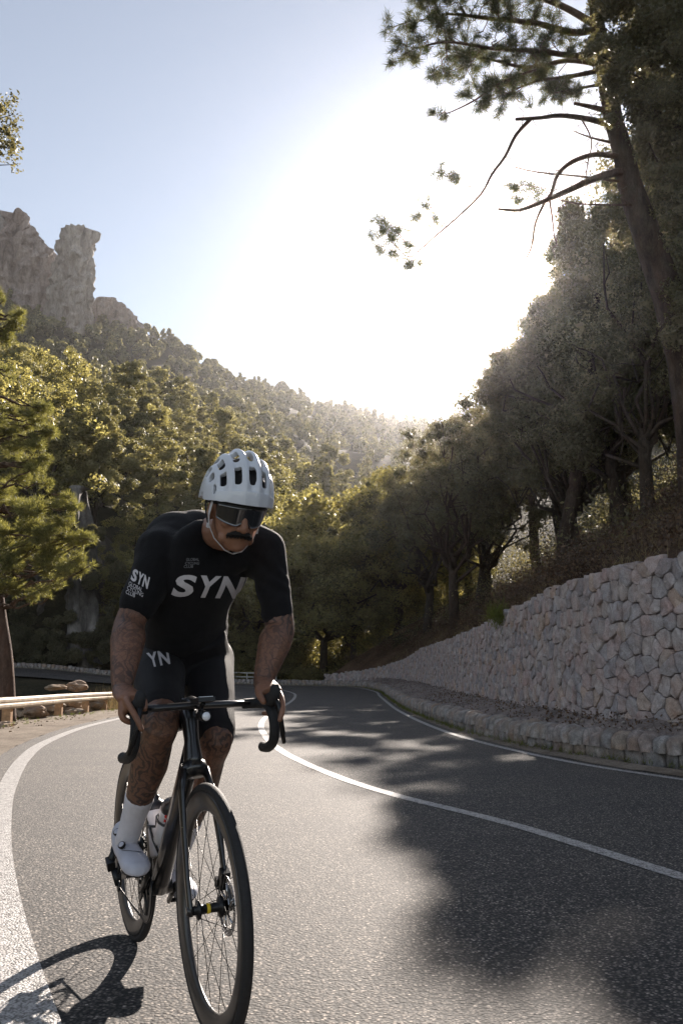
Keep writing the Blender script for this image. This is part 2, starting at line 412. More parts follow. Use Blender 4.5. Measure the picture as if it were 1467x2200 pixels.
def height(x, y):
    z = nat(x, y)
    wx = wallx(min(max(y, 1.5), 54))
    if y > -8 and x > wx + 1.7 and y < 130:
        e = x - wx - .2
        t_ = wall_top(y) - .12
        b = t_ + min(e, 5) * .62 + max(0, min(e - 5, 25)) * .5 + noise.noise(Vector((x, y, 0)) * .35) * .4 * min(1, e)
        z = max(z, b) if y < 60 else max(z, b * (1 - (y - 60) / 70))
    d, rz = road_dist(x, y)
    if d < 9:
        lim = 3.6 if y < 40 else 2.6
        if x < wx + .15 or y < -4:
            if y < 34 and x < 0: w = 0 if d < 3.9 else min(1, (d - 3.9) / 3.0)
            else: w = 0 if d < 2.6 else min(1, (d - 2.6) / 2.5)
            z = (rz - .10) * (1 - w) + z * w
            if x > 0 and y < 46: z = min(z, rz + .02)
            if x < 0 and y < 34 and d < 6: z = min(z, rz - .42)
    return z
# polar terrain sheet, finer in front of the camera
ths = sorted(set([math.radians(a) for a in list(np.arange(-180, -40, 6)) + list(np.arange(-40, 40, 0.8)) + list(np.arange(40, 181, 6))]))
rs = [0.3, 1, 2, 3, 4]
while rs[-1] < 620: rs.append(rs[-1] * 1.045 + .1)
V = []; F_ = []
for r_ in rs:
    for t_ in ths:
        x, y = r_ * math.sin(t_), r_ * math.cos(t_); V.append((x, y, height(x, y)))
nt_ = len(ths)
for i in range(len(rs) - 1):
    for k in range(nt_ - 1): F_.append((i * nt_ + k, i * nt_ + k + 1, (i + 1) * nt_ + k + 1, (i + 1) * nt_ + k))
mb = MB(); mb.add(V, F_); tag(mb.build('hillside', M['forestfloor']), 'wooded mountain slopes rising behind the road', kind='structure')

# left verge of gravel, right soil strip between kerb and wall, bank soil above the wall
vL = [p for p in sideways(LC, -0.30) if 1 < p.y < 40 and p.x > -8]; 
vO = [Vector((p.x - (0.8 + min(2.9, max(0, (p.y - 2)) * .22)), p.y + .2, -.05 - .012 * max(0, p.y - 8))) for p in vL]
def vz(s, t): return .0 if t < .05 else .012
strip('verge', [p + Vector((0, 0, -.004)) for p in vL], vO, M['gravel'], 12, .05, 1.8)

KB = cr([(9.6, 1.6, 0), (7.4, 3.6, 0), (6.0, 5.6, 0), (4.9, 7.4, 0), (3.75, 9.2, 0), (3.0, 10.75, 0), (2.52, 12.6, 0), (2.18, 15.3, 0), (1.98, 19, 0), (1.86, 22.8, 0), (1.82, 27, .01), (1.82, 36, .10), (1.75, 42.3, .19), (.65, 48.0, .3), (-2.9, 51.5, .33), (-8, 52.75, .45), (-13.5, 53.0, .85), (-18, 52.9, 1.28), (-25, 51.8, 1.5), (-34, 48.5, 1.75)], 10)
KB_in = sideways(KB, .38)
sA = [p + Vector((0, 0, .24)) for p in sideways(KB, .3) if p.y < 49 and p.x > -.5]
sB = [Vector((wallx(p.y) + .12, p.y, p.z + .27)) for p in sA]
strip('soil_strip', sA, sB, M['strip'], 8, .05, 1.5)
gA = [p + Vector((0, 0, .006)) for p in sideways(RC, .16)]
gB = [p + Vector((0, 0, .03)) for p in sideways(RC, .42)]
strip('gutter', gA, gB, M['gravel'], 2, .01, 6)
# bank over the wall
bA, bB = [], []
for p in [q for q in WF if q.y < 62]:
    bA.append(Vector((p.x + .33, p.y, wall_top(p.y) - .06))); bB.append(Vector((p.x + 9, p.y + 2, height(p.x + 9, p.y + 2) + .15)))
def surf(x, y):
    wx = wallx(min(max(y, 1.5), 54)); e = x - wx - .2
    return wall_top(y) - .12 + min(e, 5) * .62 + max(0, min(e - 5, 25)) * .5 + noise.noise(Vector((x, y, 0)) * .35) * .4 * min(1, e) if e > 0 and y < 58 else height(x, y)
mbk = MB(); rows_b = []
for p in [q for q in WF if q.y < 54]:
    for k in range(37):
        e = .12 + 9 * (k / 36) ** 1.4; x = p.x + e + .2; mbk.v.append((x, p.y, surf(x, p.y) + .05 + noise.noise(Vector((x, p.y, 4)) * 1.7) * .10 * min(1, e)))
nb_ = len(mbk.v) // 37
for i in range(nb_ - 1):
    for k in range(36): a = i * 37 + k; mbk.f.append((a, a + 1, a + 38, a + 37)); mbk.t.append(.5); mbk.sm.append(True)
tag(mbk.build('bank', M['bank']), kind='structure')

# ------------------------------------------------------------------ retaining wall of rounded field stones
def arclen(P):
    s = [0.0]
    for a, b in zip(P[:-1], P[1:]): s.append(s[-1] + (b - a).length)
    return s
wS = arclen(WF); wSn = np.array(wS)
def wall_pt(s):
    x = float(np.interp(s, wSn, wf_x)); y = float(np.interp(s, wSn, wf_y)); return x, y
def wall_nrm(s):
    x0, y0 = wall_pt(s - .3); x1, y1 = wall_pt(s + .3); t = Vector((x1 - x0, y1 - y0, 0)).normalized(); return t, Vector((-t.y, t.x, 0))
def clip_cell(c, nbrs):
    poly = [(c[0] + a, c[1] + b) for a, b in ((-1, -1), (1, -1), (1, 1), (-1, 1))]
    for n_ in nbrs:
        mx, my = (c[0] + n_[0]) / 2, (c[1] + n_[1]) / 2; dx, dy = n_[0] - c[0], n_[1] - c[1]
        out = []
        for i in range(len(poly)):
            p, q = poly[i], poly[(i + 1) % len(poly)]
            sp = (p[0] - mx) * dx + (p[1] - my) * dy; sq = (q[0] - mx) * dx + (q[1] - my) * dy
            if sp <= 0: out.append(p)
            if sp * sq < 0:
                t = sp / (sp - sq); out.append((p[0] + (q[0] - p[0]) * t, p[1] + (q[1] - p[1]) * t))
        poly = out
        if len(poly) < 3: return []
    return poly
def smooth_poly(poly, n):
    """resample to n points and round the corners"""
    L_ = [math.dist(poly[i], poly[(i + 1) % len(poly)]) for i in range(len(poly))]; T = sum(L_); out = []
    for k in range(n):
        d = T * k / n; i = 0
        while d > L_[i] and i < len(L_) - 1: d -= L_[i]; i += 1
        p, q = poly[i], poly[(i + 1) % len(poly)]; t = d / max(L_[i], 1e-6); out.append((p[0] + (q[0] - p[0]) * t, p[1] + (q[1] - p[1]) * t))
    return [((out[i - 1][0] + 10 * out[i][0] + out[(i + 1) % n][0]) / 12, (out[i - 1][1] + 10 * out[i][1] + out[(i + 1) % n][1]) / 12) for i in range(n)]
def stone_from_poly(poly, to3d, rnd, proud, n=12, gap=.01):
    """rounded pillow stone; to3d(u, v, d) -> Vector"""
    P = smooth_poly(poly, n); cx = sum(p[0] for p in P) / n; cy = sum(p[1] for p in P) / n
    rad = sum(math.dist(p, (cx, cy)) for p in P) / n
    if rad < .03: return None
    k0 = 1 - gap / rad; vs = []
    base = rnd.uniform(-.012, .014); tx, ty = rnd.uniform(-.16, .16), rnd.uniform(-.16, .16)
    for kk, dd in ((k0, -.07), (k0 * .995, proud * .45), (k0 * .95, proud * .9), (k0 * .68, proud * 1.0)):
        for p in P:
            x, y = cx + (p[0] - cx) * kk, cy + (p[1] - cy) * kk
            if kk > k0 * .7: jn = noise.noise(Vector((p[0] * 23, p[1] * 23, 7))) * .014; x += jn; y -= jn
            d = dd if dd < 0 else dd + base + (x - cx) * tx + (y - cy) * ty + noise.noise(Vector((x * 11, y * 11, cx))) * .030
            vs.append(to3d(x, y, d))
    vs.append(to3d(cx, cy, proud * 1.08 + base + rnd.uniform(-.008, .01)))
    fs = []
    for r_ in range(3):
        for i in range(n): fs.append((r_ * n + i, r_ * n + (i + 1) % n, (r_ + 1) * n + (i + 1) % n, (r_ + 1) * n + i))
    fs += [(3 * n + i, 3 * n + (i + 1) % n, 4 * n) for i in range(n)]
    return vs, fs
rw = random.Random(5)
wallE = empty('retaining_wall', (3.3, 16, .2))
tag(wallE, 'tall dry stone retaining wall of grey and pink field stones right of the road', 'wall')
wallE_inv = Vector((3.3, 16, .2))
Smax = wS[-1]; CW, CH = .185, .235; SH = .28
seeds = {}
ncol = int(Smax / CW) + 2; nrow = 13
for i in range(-2, ncol + 2):
    for j in range(-2, nrow + 2):
        seeds[i, j] = ((i + .5 + (.5 if j % 2 else 0) + rw.uniform(-.42, .42)) * CW, (j - .3 + rw.uniform(-.45, .45)) * CH)
cells = []
for i in range(0, ncol):
    s_mid = (i + .5) * CW
    for j in range(-1, nrow):
        c = seeds[i, j]
        if not (0.2 < c[0] < Smax - .2): continue
        x0, y0 = wall_pt(c[0]); top = wall_top(y0) - .24 + rw.uniform(-.03, .06)
        nb = [seeds[a, b] for a in range(i - 2, i + 3) for b in range(j - 2, j + 3) if (a, b) != (i, j) and (a, b) in seeds]
        poly = clip_cell(c, nb)
        if len(poly) < 3: continue
        # keep inside the wall height
        tp = []
        for k in range(len(poly)):
            p, q = poly[k], poly[(k + 1) % len(poly)]
            if p[1] <= top: tp.append(p)
            if (p[1] - top) * (q[1] - top) < 0:
                t = (top - p[1]) / (q[1] - p[1]); tp.append((p[0] + (q[0] - p[0]) * t, top))
        if len(tp) < 3: continue
        h_ = max(p[1] for p in tp) - min(p[1] for p in tp)
        if h_ < .09: continue
        vis = y0 < 50 and y0 > 5.5
        if max(p[1] for p in tp) < -.02: continue
        cells.append((y0, c, tp))
def wall_map(u, v, d):
    u2 = u + v * SH * .0
    x, y = wall_pt(u2); t, n_ = wall_nrm(u2)
    return Vector((x, y, .24 + v)) + n_ * (d - v * .04)
cells.sort(key=lambda c: abs(c[0] - 8.2) if c[0] > 8.2 else 100 + abs(c[0]))
fill = MB(); fill.smooth = False; cnt = 0
for y0, c, tp in cells:
    far = y0 > 24
    st = stone_from_poly(tp, wall_map, rw, rw.uniform(.022, .050), 9 if far else 14, .0025)
    if st is None: continue
    if cnt < 300:
        mb = MB(); mb.smooth = False; mb.cur = rw.random(); o_ = st[0][-1]
        mb.add([p - o_ for p in st[0]], st[1]); o = mb.build('stone', M['wallstone'], wallE, o_ - wallE_inv); cnt += 1
    else:
        fill.cur = rw.random(); fill.add([p - wallE_inv for p in st[0]], st[1])
tag(fill.build('stone_courses', M['wallstone'], wallE), kind='stuff')
# body behind the stones
mb = MB(); vs = []; fs = []
for i, p in enumerate(WF):
    t, n_ = wall_nrm(wS[i]); zt = wall_top(p.y) - .03
    a = p - n_ * .075; b = p - n_ * .45
    vs += [Vector((a.x, a.y, -.2)) - wallE_inv, Vector((a.x, a.y, zt)) - n_ * .07 - wallE_inv, Vector((b.x, b.y, zt)) - wallE_inv, Vector((b.x, b.y, -.2)) - wallE_inv]
for i in range(len(WF) - 1):
    a = i * 4
    for k in range(3): fs.append((a + k, a + k + 1, a + 5 + k, a + 4 + k))
mb.add(vs, fs, False); mb.build('core', M['joint'], wallE)

# ------------------------------------------------------------------ low kerb wall with a rounded capping course
kerbE = empty('stone_kerb_wall', (2.2, 14, 0)); kI = Vector((2.2, 14, 0))
tag(kerbE, 'low kerb wall along the road edge with tilted rounded cap stones', 'kerb wall')
kS = np.array(arclen(KB)); kx = np.array([p.x for p in KB]); ky = np.array([p.y for p in KB]); kz = np.array([p.z for p in KB])
def kpt(s): return Vector((float(np.interp(s, kS, kx)), float(np.interp(s, kS, ky)), float(np.interp(s, kS, kz))))
def kfr(s):
    t = (kpt(s + .2) - kpt(s - .2)); t.z = 0; t.normalize(); return t, Vector((t.y, -t.x, 0))   # n points away from the road
def cap_stone(s, w, rnd, far):
    t, n_ = kfr(s); c = kpt(s); na = 7 if not far else 5; sec = []
    lean = rnd.uniform(.15, .5); dx = rnd.uniform(-.015, .02)
    D, Hh, z0 = .38 + rnd.uniform(-.03, .04), .18 + rnd.uniform(-.025, .025), .165
    rings = (-.5, -.42, -.15, .15, .42, .5) if not far else (-.5, -.4, .4, .5)
    vs = []
    for q in rings:
        sh = 1.0 if abs(q) < .3 else (.90 if abs(q) < .45 else .66)
        for k in range(na + 1):
            a = math.pi * k / na
            px_ = -math.cos(a) * D / 2 * sh; pz = (max(0, math.sin(a)) ** .65) * Hh * sh
            p = c + t * (q * w * .93 + pz * lean) + n_ * (D / 2 + px_ - .02 + dx) + Vector((0, 0, z0 + pz - (.02 if k in (0, na) else 0)))
            p += Vector((noise.noise(p * 14), noise.noise(p * 14 + Vector((5, 0, 0))), noise.noise(p * 14 + Vector((0, 7, 0))))) * .022
            vs.append(p)
    m_ = na + 1; fs = []
    for r_ in range(len(rings) - 1):
        for k in range(na): fs.append((r_ * m_ + k, r_ * m_ + k + 1, (r_ + 1) * m_ + k + 1, (r_ + 1) * m_ + k))
    fs += [tuple(range(m_)), tuple(range((len(rings) - 1) * m_, len(rings) * m_))]
    return vs, fs
rk = random.Random(9); s = .4; caps = []; kfill = MB(); ncap = 0
s0 = None
while s < kS[-1] - .3:
    y = kpt(s).y; far = y > 26
    w = rk.uniform(.15, .27) if not far else rk.uniform(.18, .28)
    vs, fs = cap_stone(s + w / 2, w, rk, far); vis = kpt(s).y > 8.2 or kpt(s).x < 0
    if vis and ncap < 290:
        o_ = sum(vs, Vector()) / len(vs); mb = MB(); mb.cur = rk.random(); mb.add([p - o_ for p in vs], fs); fix_normals(mb.build('cap_stone', M['kerbstone'], kerbE, o_ - kI)); ncap += 1
    else: kfill.cur = rk.random(); kfill.add([p - kI for p in vs], fs)
    s += w + .010
tag(fix_normals(kfill.build('cap_course', M['kerbstone'], kerbE)), kind='stuff')
# face stones under the caps
ff = MB(); nfc = 0; s = .3
while s < kS[-1] - .3:
    y = kpt(s).y; w = rk.uniform(.16, .32)
    poly = [(s, -.03), (s + w, -.03 + rk.uniform(-.01, .01)), (s + w, .165), (s + rk.uniform(0, .02), .165)]
    def kmap(u, v, d):
        t, n_ = kfr(u); return kpt(u) - n_ * (d - .05) + Vector((0, 0, v))
    st = stone_from_poly(poly, kmap, rk, .035, 8, .006)
    if st:
        if y > 8.5 and nfc < 290:
            o_ = st[0][-1]; mb = MB(); mb.cur = rk.random(); mb.add([p - o_ for p in st[0]], st[1]); mb.build('face_stone', M['kerbstone'], kerbE, o_ - kI); nfc += 1
        else: ff.cur = rk.random(); ff.add([p - kI for p in st[0]], st[1])
    s += w
tag(ff.build('face_course', M['kerbstone'], kerbE), kind='stuff')
mb = MB(); vs = []; fs = []
for i, p in enumerate(KB):
    t, n_ = kfr(kS[i]); a = p + n_ * .05; b = p + n_ * .32
    vs += [a + Vector((0, 0, -.1)) - kI, a + Vector((0, 0, .2)) - kI, b + Vector((0, 0, .2)) - kI, b + Vector((0, 0, -.1)) - kI]
for i in range(len(KB) - 1):
    for k in range(3): fs.append((i * 4 + k, i * 4 + k + 1, i * 4 + 5 + k, i * 4 + 4 + k))
mb.add(vs, fs, False); mb.build('core', M['joint'], kerbE)
for e_ in (wallE, kerbE): e_['kind'] = 'thing'
# ------------------------------------------------------------------ foliage builders (numpy)
def rng_(seed): return np.random.RandomState(seed)
def unit(a): return a / np.maximum(np.linalg.norm(a, axis=1, keepdims=True), 1e-9)
def leaves(C, Rr, n, size, seed, out=.8, shape='tri', shell=(.55, 1.0), droop=0.0):
    """leaf faces spread through ellipsoid clumps; C (m,3), Rr (m,3)"""
    g = rng_(seed); m = len(C); w = (Rr ** 1.0).prod(axis=1) ** (2 / 3.); w /= w.sum()
    idx = g.choice(m, n, p=w)
    d = unit(g.normal(size=(n, 3))); rr = g.uniform(shell[0], shell[1], (n, 1))
    P = C[idx] + d * Rr[idx] * rr
    nrm = unit(d * out + g.normal(size=(n, 3)) * (1.0 - out * .4) * .8)
    a = unit(np.cross(nrm, g.normal(size=(n, 3)))); b = np.cross(nrm, a)
    s = size * g.uniform(.6, 1.35, (n, 1))
    if shape == 'tri':
        V = np.stack([P + a * s, P - a * s * .6 + b * s * .75, P - a * s * .6 - b * s * .75], 1).reshape(-1, 3); F_ = np.arange(3 * n).reshape(-1, 3)
    else:
        V = np.stack([P + a * s, P + b * s * .48, P - a * s, P - b * s * .48], 1).reshape(-1, 3); F_ = np.arange(4 * n).reshape(-1, 4)
    base = g.uniform(0, 1, m) * .55
    tint = np.clip(base[idx] + g.uniform(0, .45, n), 0, .999)
    return V, F_, tint
def needles(P, D, per, length, width, seed, spread=.9):
    """tufts of thin needles: P tuft centres, D tuft directions"""
    g = rng_(seed); n = len(P) * per; idx = np.repeat(np.arange(len(P)), per)
    d = unit(D[idx] + g.normal(size=(n, 3)) * spread * .75)
    s = unit(np.cross(d, g.normal(size=(n, 3)))) * width * .5
    L_ = length * g.uniform(.65, 1.25, (n, 1)); o = P[idx] + g.normal(size=(n, 3)) * length * .22
    V = np.stack([o + s, o - s, o + d * L_], 1).reshape(-1, 3)
    tb = g.uniform(0, .6, len(P)); tint = np.clip(tb[idx] + g.uniform(0, .4, n), 0, .999)
    return V, np.arange(3 * n).reshape(-1, 3), tint
def branch_mesh(mb, a, b, r0, r1, n=5, wob=.06, seg=4, rnd=R):
    a, b = Vector(a), Vector(b); L_ = (b - a).length; pts = []
    for i in range(seg + 1):
        t = i / seg; p = a.lerp(b, t)
        if 0 < i < seg: p = p + Vector((rnd.gauss(0, 1), rnd.gauss(0, 1), rnd.gauss(0, 1))) * L_ * wob * .5
        pts.append(p)
    mb.tube(pts, [r0 + (r1 - r0) * i / seg for i in range(seg + 1)], n); return pts

def sub_clumps(C, Rr, k, seed, shrink=.58):
    """break every clump into k smaller ones so that the crown has gaps and lobes"""
    g = rng_(seed + 5); C = np.repeat(np.array(C, float), k, 0); Rr = np.repeat(np.array(Rr, float), k, 0)
    return C + unit(g.normal(size=C.shape)) * Rr * g.uniform(.35, .95, (len(C), 1)), Rr * shrink * g.uniform(.7, 1.2, (len(C), 1))
_oct = np.array([[1, 0, 0], [-1, 0, 0], [0, 1, 0], [0, -1, 0], [0, 0, 1], [0, 0, -1]], float); _of = np.array([[0, 2, 4], [2, 1, 4], [1, 3, 4], [3, 0, 4], [2, 0, 5], [1, 2, 5], [3, 1, 5], [0, 3, 5]])
def with_occluders(V, F_, t, C, Rr, k):  # opaque blobs added in each clump to block light and deepen crown shade
    """added occluder blobs inside the clumps, for self-shadow (triangles only)"""
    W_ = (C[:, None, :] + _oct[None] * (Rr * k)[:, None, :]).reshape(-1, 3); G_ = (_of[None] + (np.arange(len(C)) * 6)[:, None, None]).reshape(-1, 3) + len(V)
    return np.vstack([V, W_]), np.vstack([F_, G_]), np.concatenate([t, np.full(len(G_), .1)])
# ---- far pine prototype: irregular rounded tiers
def far_pine(seed, h=8.0, n=1500, size=.20):
    g = rng_(seed); C = []; Rr = []
    k = 26
    for i in range(k):
        t = (i + .5) / k; z = h * (.30 + .66 * t); wr = h * .26 * (1 - t ** 2.2 * .82) * g.uniform(.65, 1.15)
        a = i * 2.399 + g.uniform(-.4, .4); q = wr * g.uniform(.35, 1.0)
        C.append((q * math.cos(a), q * math.sin(a), z)); s = h * g.uniform(.07, .125) * (1 - .35 * t); Rr.append((s * 1.15, s * 1.15, s * .85))
    C.append((0, 0, h * .93)); Rr.append((h * .07, h * .07, h * .09))
    C, Rr = sub_clumps(C, Rr, 3, seed); V, F_, t = leaves(C, Rr, n, size, seed, out=1.1)
    V, F_, t = with_occluders(V, F_, t, C, Rr, .32); crown = np_mesh('crown', V, F_, M['pine_far'], t)
    mb = MB(); mb.tube([(0, 0, -.6), (g.uniform(-.1, .1), 0, h * .45), (0, g.uniform(-.2, .2), h * .9)], [h * .018, h * .013, .03], 5)
    for i in range(7):
        c = C[i * 2]; branch_mesh(mb, (0, 0, c[2] - h * .07), c, h * .006, .015, 4, rnd=R)
    return crown, mb.mesh('trunk', M['bark_dark'])
def far_oak(seed, h=6.0, n=1500, size=.20, mat='oak', k=20, wide=.42, low=.30):
    g = rng_(seed); C = []; Rr = []
    for i in range(k):
        a = i * 2.399; t = (i + .5) / k; q = math.sqrt(g.uniform(.05, 1)); z = h * (low + (.98 - low) * t * .92)
        wr = h * wide * math.sqrt(max(.1, 1 - ((z / h - .55) / .55) ** 2)) * q
        C.append((wr * math.cos(a), wr * math.sin(a), z)); s = h * g.uniform(.09, .17); Rr.append((s, s, s * .8))
    C0 = C; C, Rr = sub_clumps(C, Rr, 3, seed); V, F_, t = leaves(C, Rr, n, size, seed, out=.9)
    V, F_, t = with_occluders(V, F_, t, C, Rr, .30); C = C0; crown = np_mesh('crown', V, F_, M[mat], t)
    mb = MB(); rr = random.Random(seed); fork = Vector((rr.uniform(-.3, .3), rr.uniform(-.2, .2), h * .26))
    mb.tube([(0, 0, -.5), fork * .5 + Vector((.1, 0, 0)), fork], [h * .03, h * .024, h * .02], 7)
    for i in range(6):
        c = Vector(C[(i * 3 + 2) % k]); branch_mesh(mb, fork, c, h * .014, h * .004, 5, .12, rnd=rr)
    return crown, mb.mesh('trunk', M['bark_dark'])
def put_tree(pair, name, loc, sc_, rz, label=None, cat='tree', group=None, kind=None):
    e = empty(name, loc, rz); e.scale = sc_ if isinstance(sc_, tuple) else (sc_, sc_, sc_)
    link('crown', pair[0], e); link('trunk', pair[1], e)
    tag(e, label, cat, group, kind); return e

pines = [far_pine(100 + i, 8.0, 4200, .13) for i in range(5)]
pines_big = [far_pine(150 + i, 8.0, 15000, .075) for i in range(4)]
oaks = [far_oak(200 + i, 6.0, 2400, .17) for i in range(3)]
oaks_mid = [far_oak(220 + i, 7.0, 15000, .075, k=34) for i in range(4)]
oaks_gold = [far_oak(240 + i, 7.0, 13000, .08, 'oak_gold', k=30) for i in range(2)]

# ---- forest on the slopes: jittered scatter, denser when farther
rf = random.Random(3)
def th_of(px): return math.atan((px - 733.5) / FPX)
trees = []
def scatter(px0, px1, r0, r1, spacing, hs, kinds, edge=None, prob=1.0):
    out = []; r_ = r0
    while r_ < r1:
        th = th_of(px0)
        while th < th_of(px1):
            if rf.random() < prob:
                rr = r_ + rf.uniform(-.45, .45) * spacing; t = th + rf.uniform(-.45, .45) * spacing / r_
                x, y = rr * math.sin(t), rr * math.cos(t)
                q_ = noise.noise(Vector((x, y, 0)) * .035)
                if road_dist(x, y)[0] > 5.5 and (q_ < .62 or rr < 150): out.append((x, y, rf.uniform(*hs) * (1 + .5 * q_) * rf.choice((.75, 1, 1, 1.15)), rf.choice(kinds)))
            th += spacing / r_
        r_ += spacing * .92
    return out
near_f = scatter(-160, 620, 64, 104, 6.0, (7.5, 11.5), 'PPPO', prob=.93)
mid_f = scatter(-120, 1080, 106, 185, 8.0, (7.5, 11.5), 'PPPPO', prob=.95)
far_f = scatter(-120, 1150, 188, 540, 8.8, (5.5, 9.5), 'PPOOO', prob=.93)
near_f.sort(key=lambda a: math.hypot(a[0], a[1])); mid_f.sort(key=lambda a: math.hypot(a[0], a[1]))
def in_frame_px(x, y): return 733.5 + FPX * x / (y * CP + .3)
idv = near_f + mid_f
idv = [a for a in idv if -60 < in_frame_px(a[0], a[1]) < 1060]
idv_ind = idv[:285]; idv_rest = idv[285:]
for x, y, h_, k in idv_ind:
    z = height(x, y) - .1; r_ = math.hypot(x, y); px = in_frame_px(x, y)
    big = r_ < 125
    if k == 'P':
        pr = rf.choice(pines_big if big else pines); s = h_ / 8.0
        if r_ < 85: lab = 'bushy pale green pine just above the dark rock face left of the rider' ; grp = 'pines above the rock face'
        elif px < 500: lab = 'sunlit grey green pine on the lower slope under the rock pinnacle'; grp = 'pines on the lower slope'
        else: lab = 'hazy grey green pine on the slope behind the helmet'; grp = 'pines behind the helmet'
        put_tree(pr, 'pine_tree', (x, y, z), (s * rf.uniform(.95, 1.35), s * rf.uniform(.95, 1.35), s), rf.uniform(0, 6.28), lab, 'tree', grp)
    else:
        pr = rf.choice(oaks_mid if big else oaks); s = h_ / 7.0
        if px < 500: lab = 'dark round holm oak among the pines on the left slope'; grp = 'dark oaks on the left slope'
        else: lab = 'dark round holm oak on the hazy slope behind the helmet'; grp = 'oaks on the hazy slope'
        put_tree(pr, 'oak_tree', (x, y, z), s * rf.uniform(.85, 1.2), rf.uniform(0, 6.28), lab, 'tree', grp)
# remaining forest: one mass of low detail crowns
def forest_mass(name, L_, n_leaf, label):
    g = rng_(77); C = []; Rr = []
    for x, y, h_, k in L_:
        z = height(x, y); m_ = 5 if k == 'P' else 4
        for j in range(m_):
            t = j / (m_ - 1); q = h_ * .2 * (1 - t * .85); a = g.uniform(0, 6.28)
            if k == 'P': C.append((x + q * math.cos(a), y + q * math.sin(a), z + h_ * (.3 + .62 * t))); s = h_ * (.19 - .10 * t)
            else: C.append((x + q * 1.3 * math.cos(a), y + q * 1.3 * math.sin(a), z + h_ * (.22 + .3 * t))); s = h_ * .24
            Rr.append((s * 1.1, s * 1.1, s))
    C, Rr = np.array(C), np.array(Rr)
    V, F_, t = leaves(C, Rr, n_leaf, 1.0, 78, out=1.25)
    nl_ = len(V)
    # leaf size grows with range
    T = V.reshape(-1, 3, 3); cen = T.mean(1, keepdims=True); rng2 = np.hypot(cen[:, :, 0], cen[:, :, 1])
    T = cen + (T - cen) * (np.clip(rng2 / 620, .2, .8))[:, :, None]
    V, F_, t = with_occluders(T.reshape(-1, 3), F_, t, C, Rr, .7)
    tag(link(name, np_mesh(name, V, F_, M['pine_far'], t)), label, 'forest', kind='stuff')
forest_mass('far_forest', idv_rest + far_f, 560000, 'hazy wooded mountainside covered in pines and oaks')

# ------------------------------------------------------------------ cliffs
def cliff(name, rows, D, thick, label, mat='cliff', seg=120, sub=9, amp=.10, seed=0):
    """rows: (y, x_left, x_right) silhouette pixels -> solid tapered rock of rings at range D"""
    rows2 = []
    for (a, b) in zip(rows[:-1], rows[1:]):
        for k in range(sub): t = k / sub; rows2.append([a[i] + (b[i] - a[i]) * t for i in range(3)])
    rows2.append(rows[-1]); V = []; F_ = []
    for (y, xl, xr) in rows2:
        pl, pr = at(xl, y, D), at(xr, y, D); c = (pl + pr) / 2; hw = (pr - pl).length / 2
        for k in range(seg):
            a = 2 * math.pi * k / seg; ca, sa = math.cos(a), math.sin(a)
            ca = math.copysign(abs(ca) ** .75, ca); sa = math.copysign(abs(sa) ** .75, sa)
            p = c + Vector((ca * hw, sa * hw * thick, 0)); q = p * .05 + Vector((seed, 0, 0))
            f = 0; w_ = 1
            for o in range(5):
                f += (noise.noise(Vector((q.x, q.y, q.z * .55)) * (1.9 ** o) * 1.5)) * w_; w_ *= .6
            f += abs(noise.noise(Vector((p.x * .16, p.y * .16, p.z * .03)))) * -.9
            cr_ = noise.noise(Vector((p.x * .11 + seed, p.y * .11, p.z * .035))); f += (abs(cr_) - .2) * 2.4 + noise.noise(p * .28) * .8 + noise.noise(Vector((p.x * .6, p.y * .6, p.z * .25))) * .5 - max(0, noise.noise(Vector((p.x * .3, p.y * .3, p.z * .06 + seed))) - .1) * 2.2 + (((p.z * .085 + noise.noise(p * .09) * 1.2) % 1) - .5) * .45
            V.append(p + Vector((ca, sa * 1.3, 0)) * f * amp * 38 + Vector((0, 0, noise.noise(p * .3) * 2.0 * min(1, amp * 20))))
    for i in range(len(rows2) - 1):
        for k in range(seg): F_.append((i * seg + k, (i + 1) * seg + k, (i + 1) * seg + (k + 1) % seg, i * seg + (k + 1) % seg))
    n0 = len(V); V.append(sum((V[k] for k in range(seg)), Vector()) / seg + Vector((0, 0, (rows[0][2] - rows[0][1]) * D / FPX * .10))); F_ += [(k, (k + 1) % seg, n0) for k in range(seg)]
    mb = MB(); mb.cur = .12; mb.smooth = False; mb.add(V, F_); o = fix_normals(mb.build(name, M[mat])); tag(o, label, 'rock formation'); o['kind'] = 'thing'
    return o
cliff('rock_pinnacle', [(490, 152, 192), (498, 142, 201), (512, 138, 203), (530, 128, 203), (548, 126, 196), (570, 116, 197), (610, 108, 198), (650, 102, 200), (690, 98, 202), (730, 92, 206), (780, 80, 216)], 425, .8,
      'pale limestone pinnacle with a rounded head rising above the pine slope', seed=3, amp=.06)
cliff('rock_massif', [(462, 12, 50), (470, 0, 62), (485, -30, 74), (505, -80, 84), (525, -110, 100), (545, -130, 114), (580, -150, 118), (640, -170, 122), (700, -180, 128), (760, -190, 132)], 435, .35,
      'broad grey limestone massif at the left edge of the mountain', seed=9, amp=.07)
cliff('rock_spire', [(446, -12, -4), (460, -22, 4), (480, -36, 8), (520, -50, 12), (600, -60, 20)], 432, .8, 'narrow grey rock spire at the far left edge above the massif', seed=12, amp=.04)
cliff('rock_shoulder', [(640, 205, 240), (655, 190, 262), (680, 180, 285), (705, 175, 310), (740, 170, 340), (790, 160, 380)], 470, .5, 'scrubby brown rock shoulder sloping down right of the pinnacle', seed=15, amp=.05)

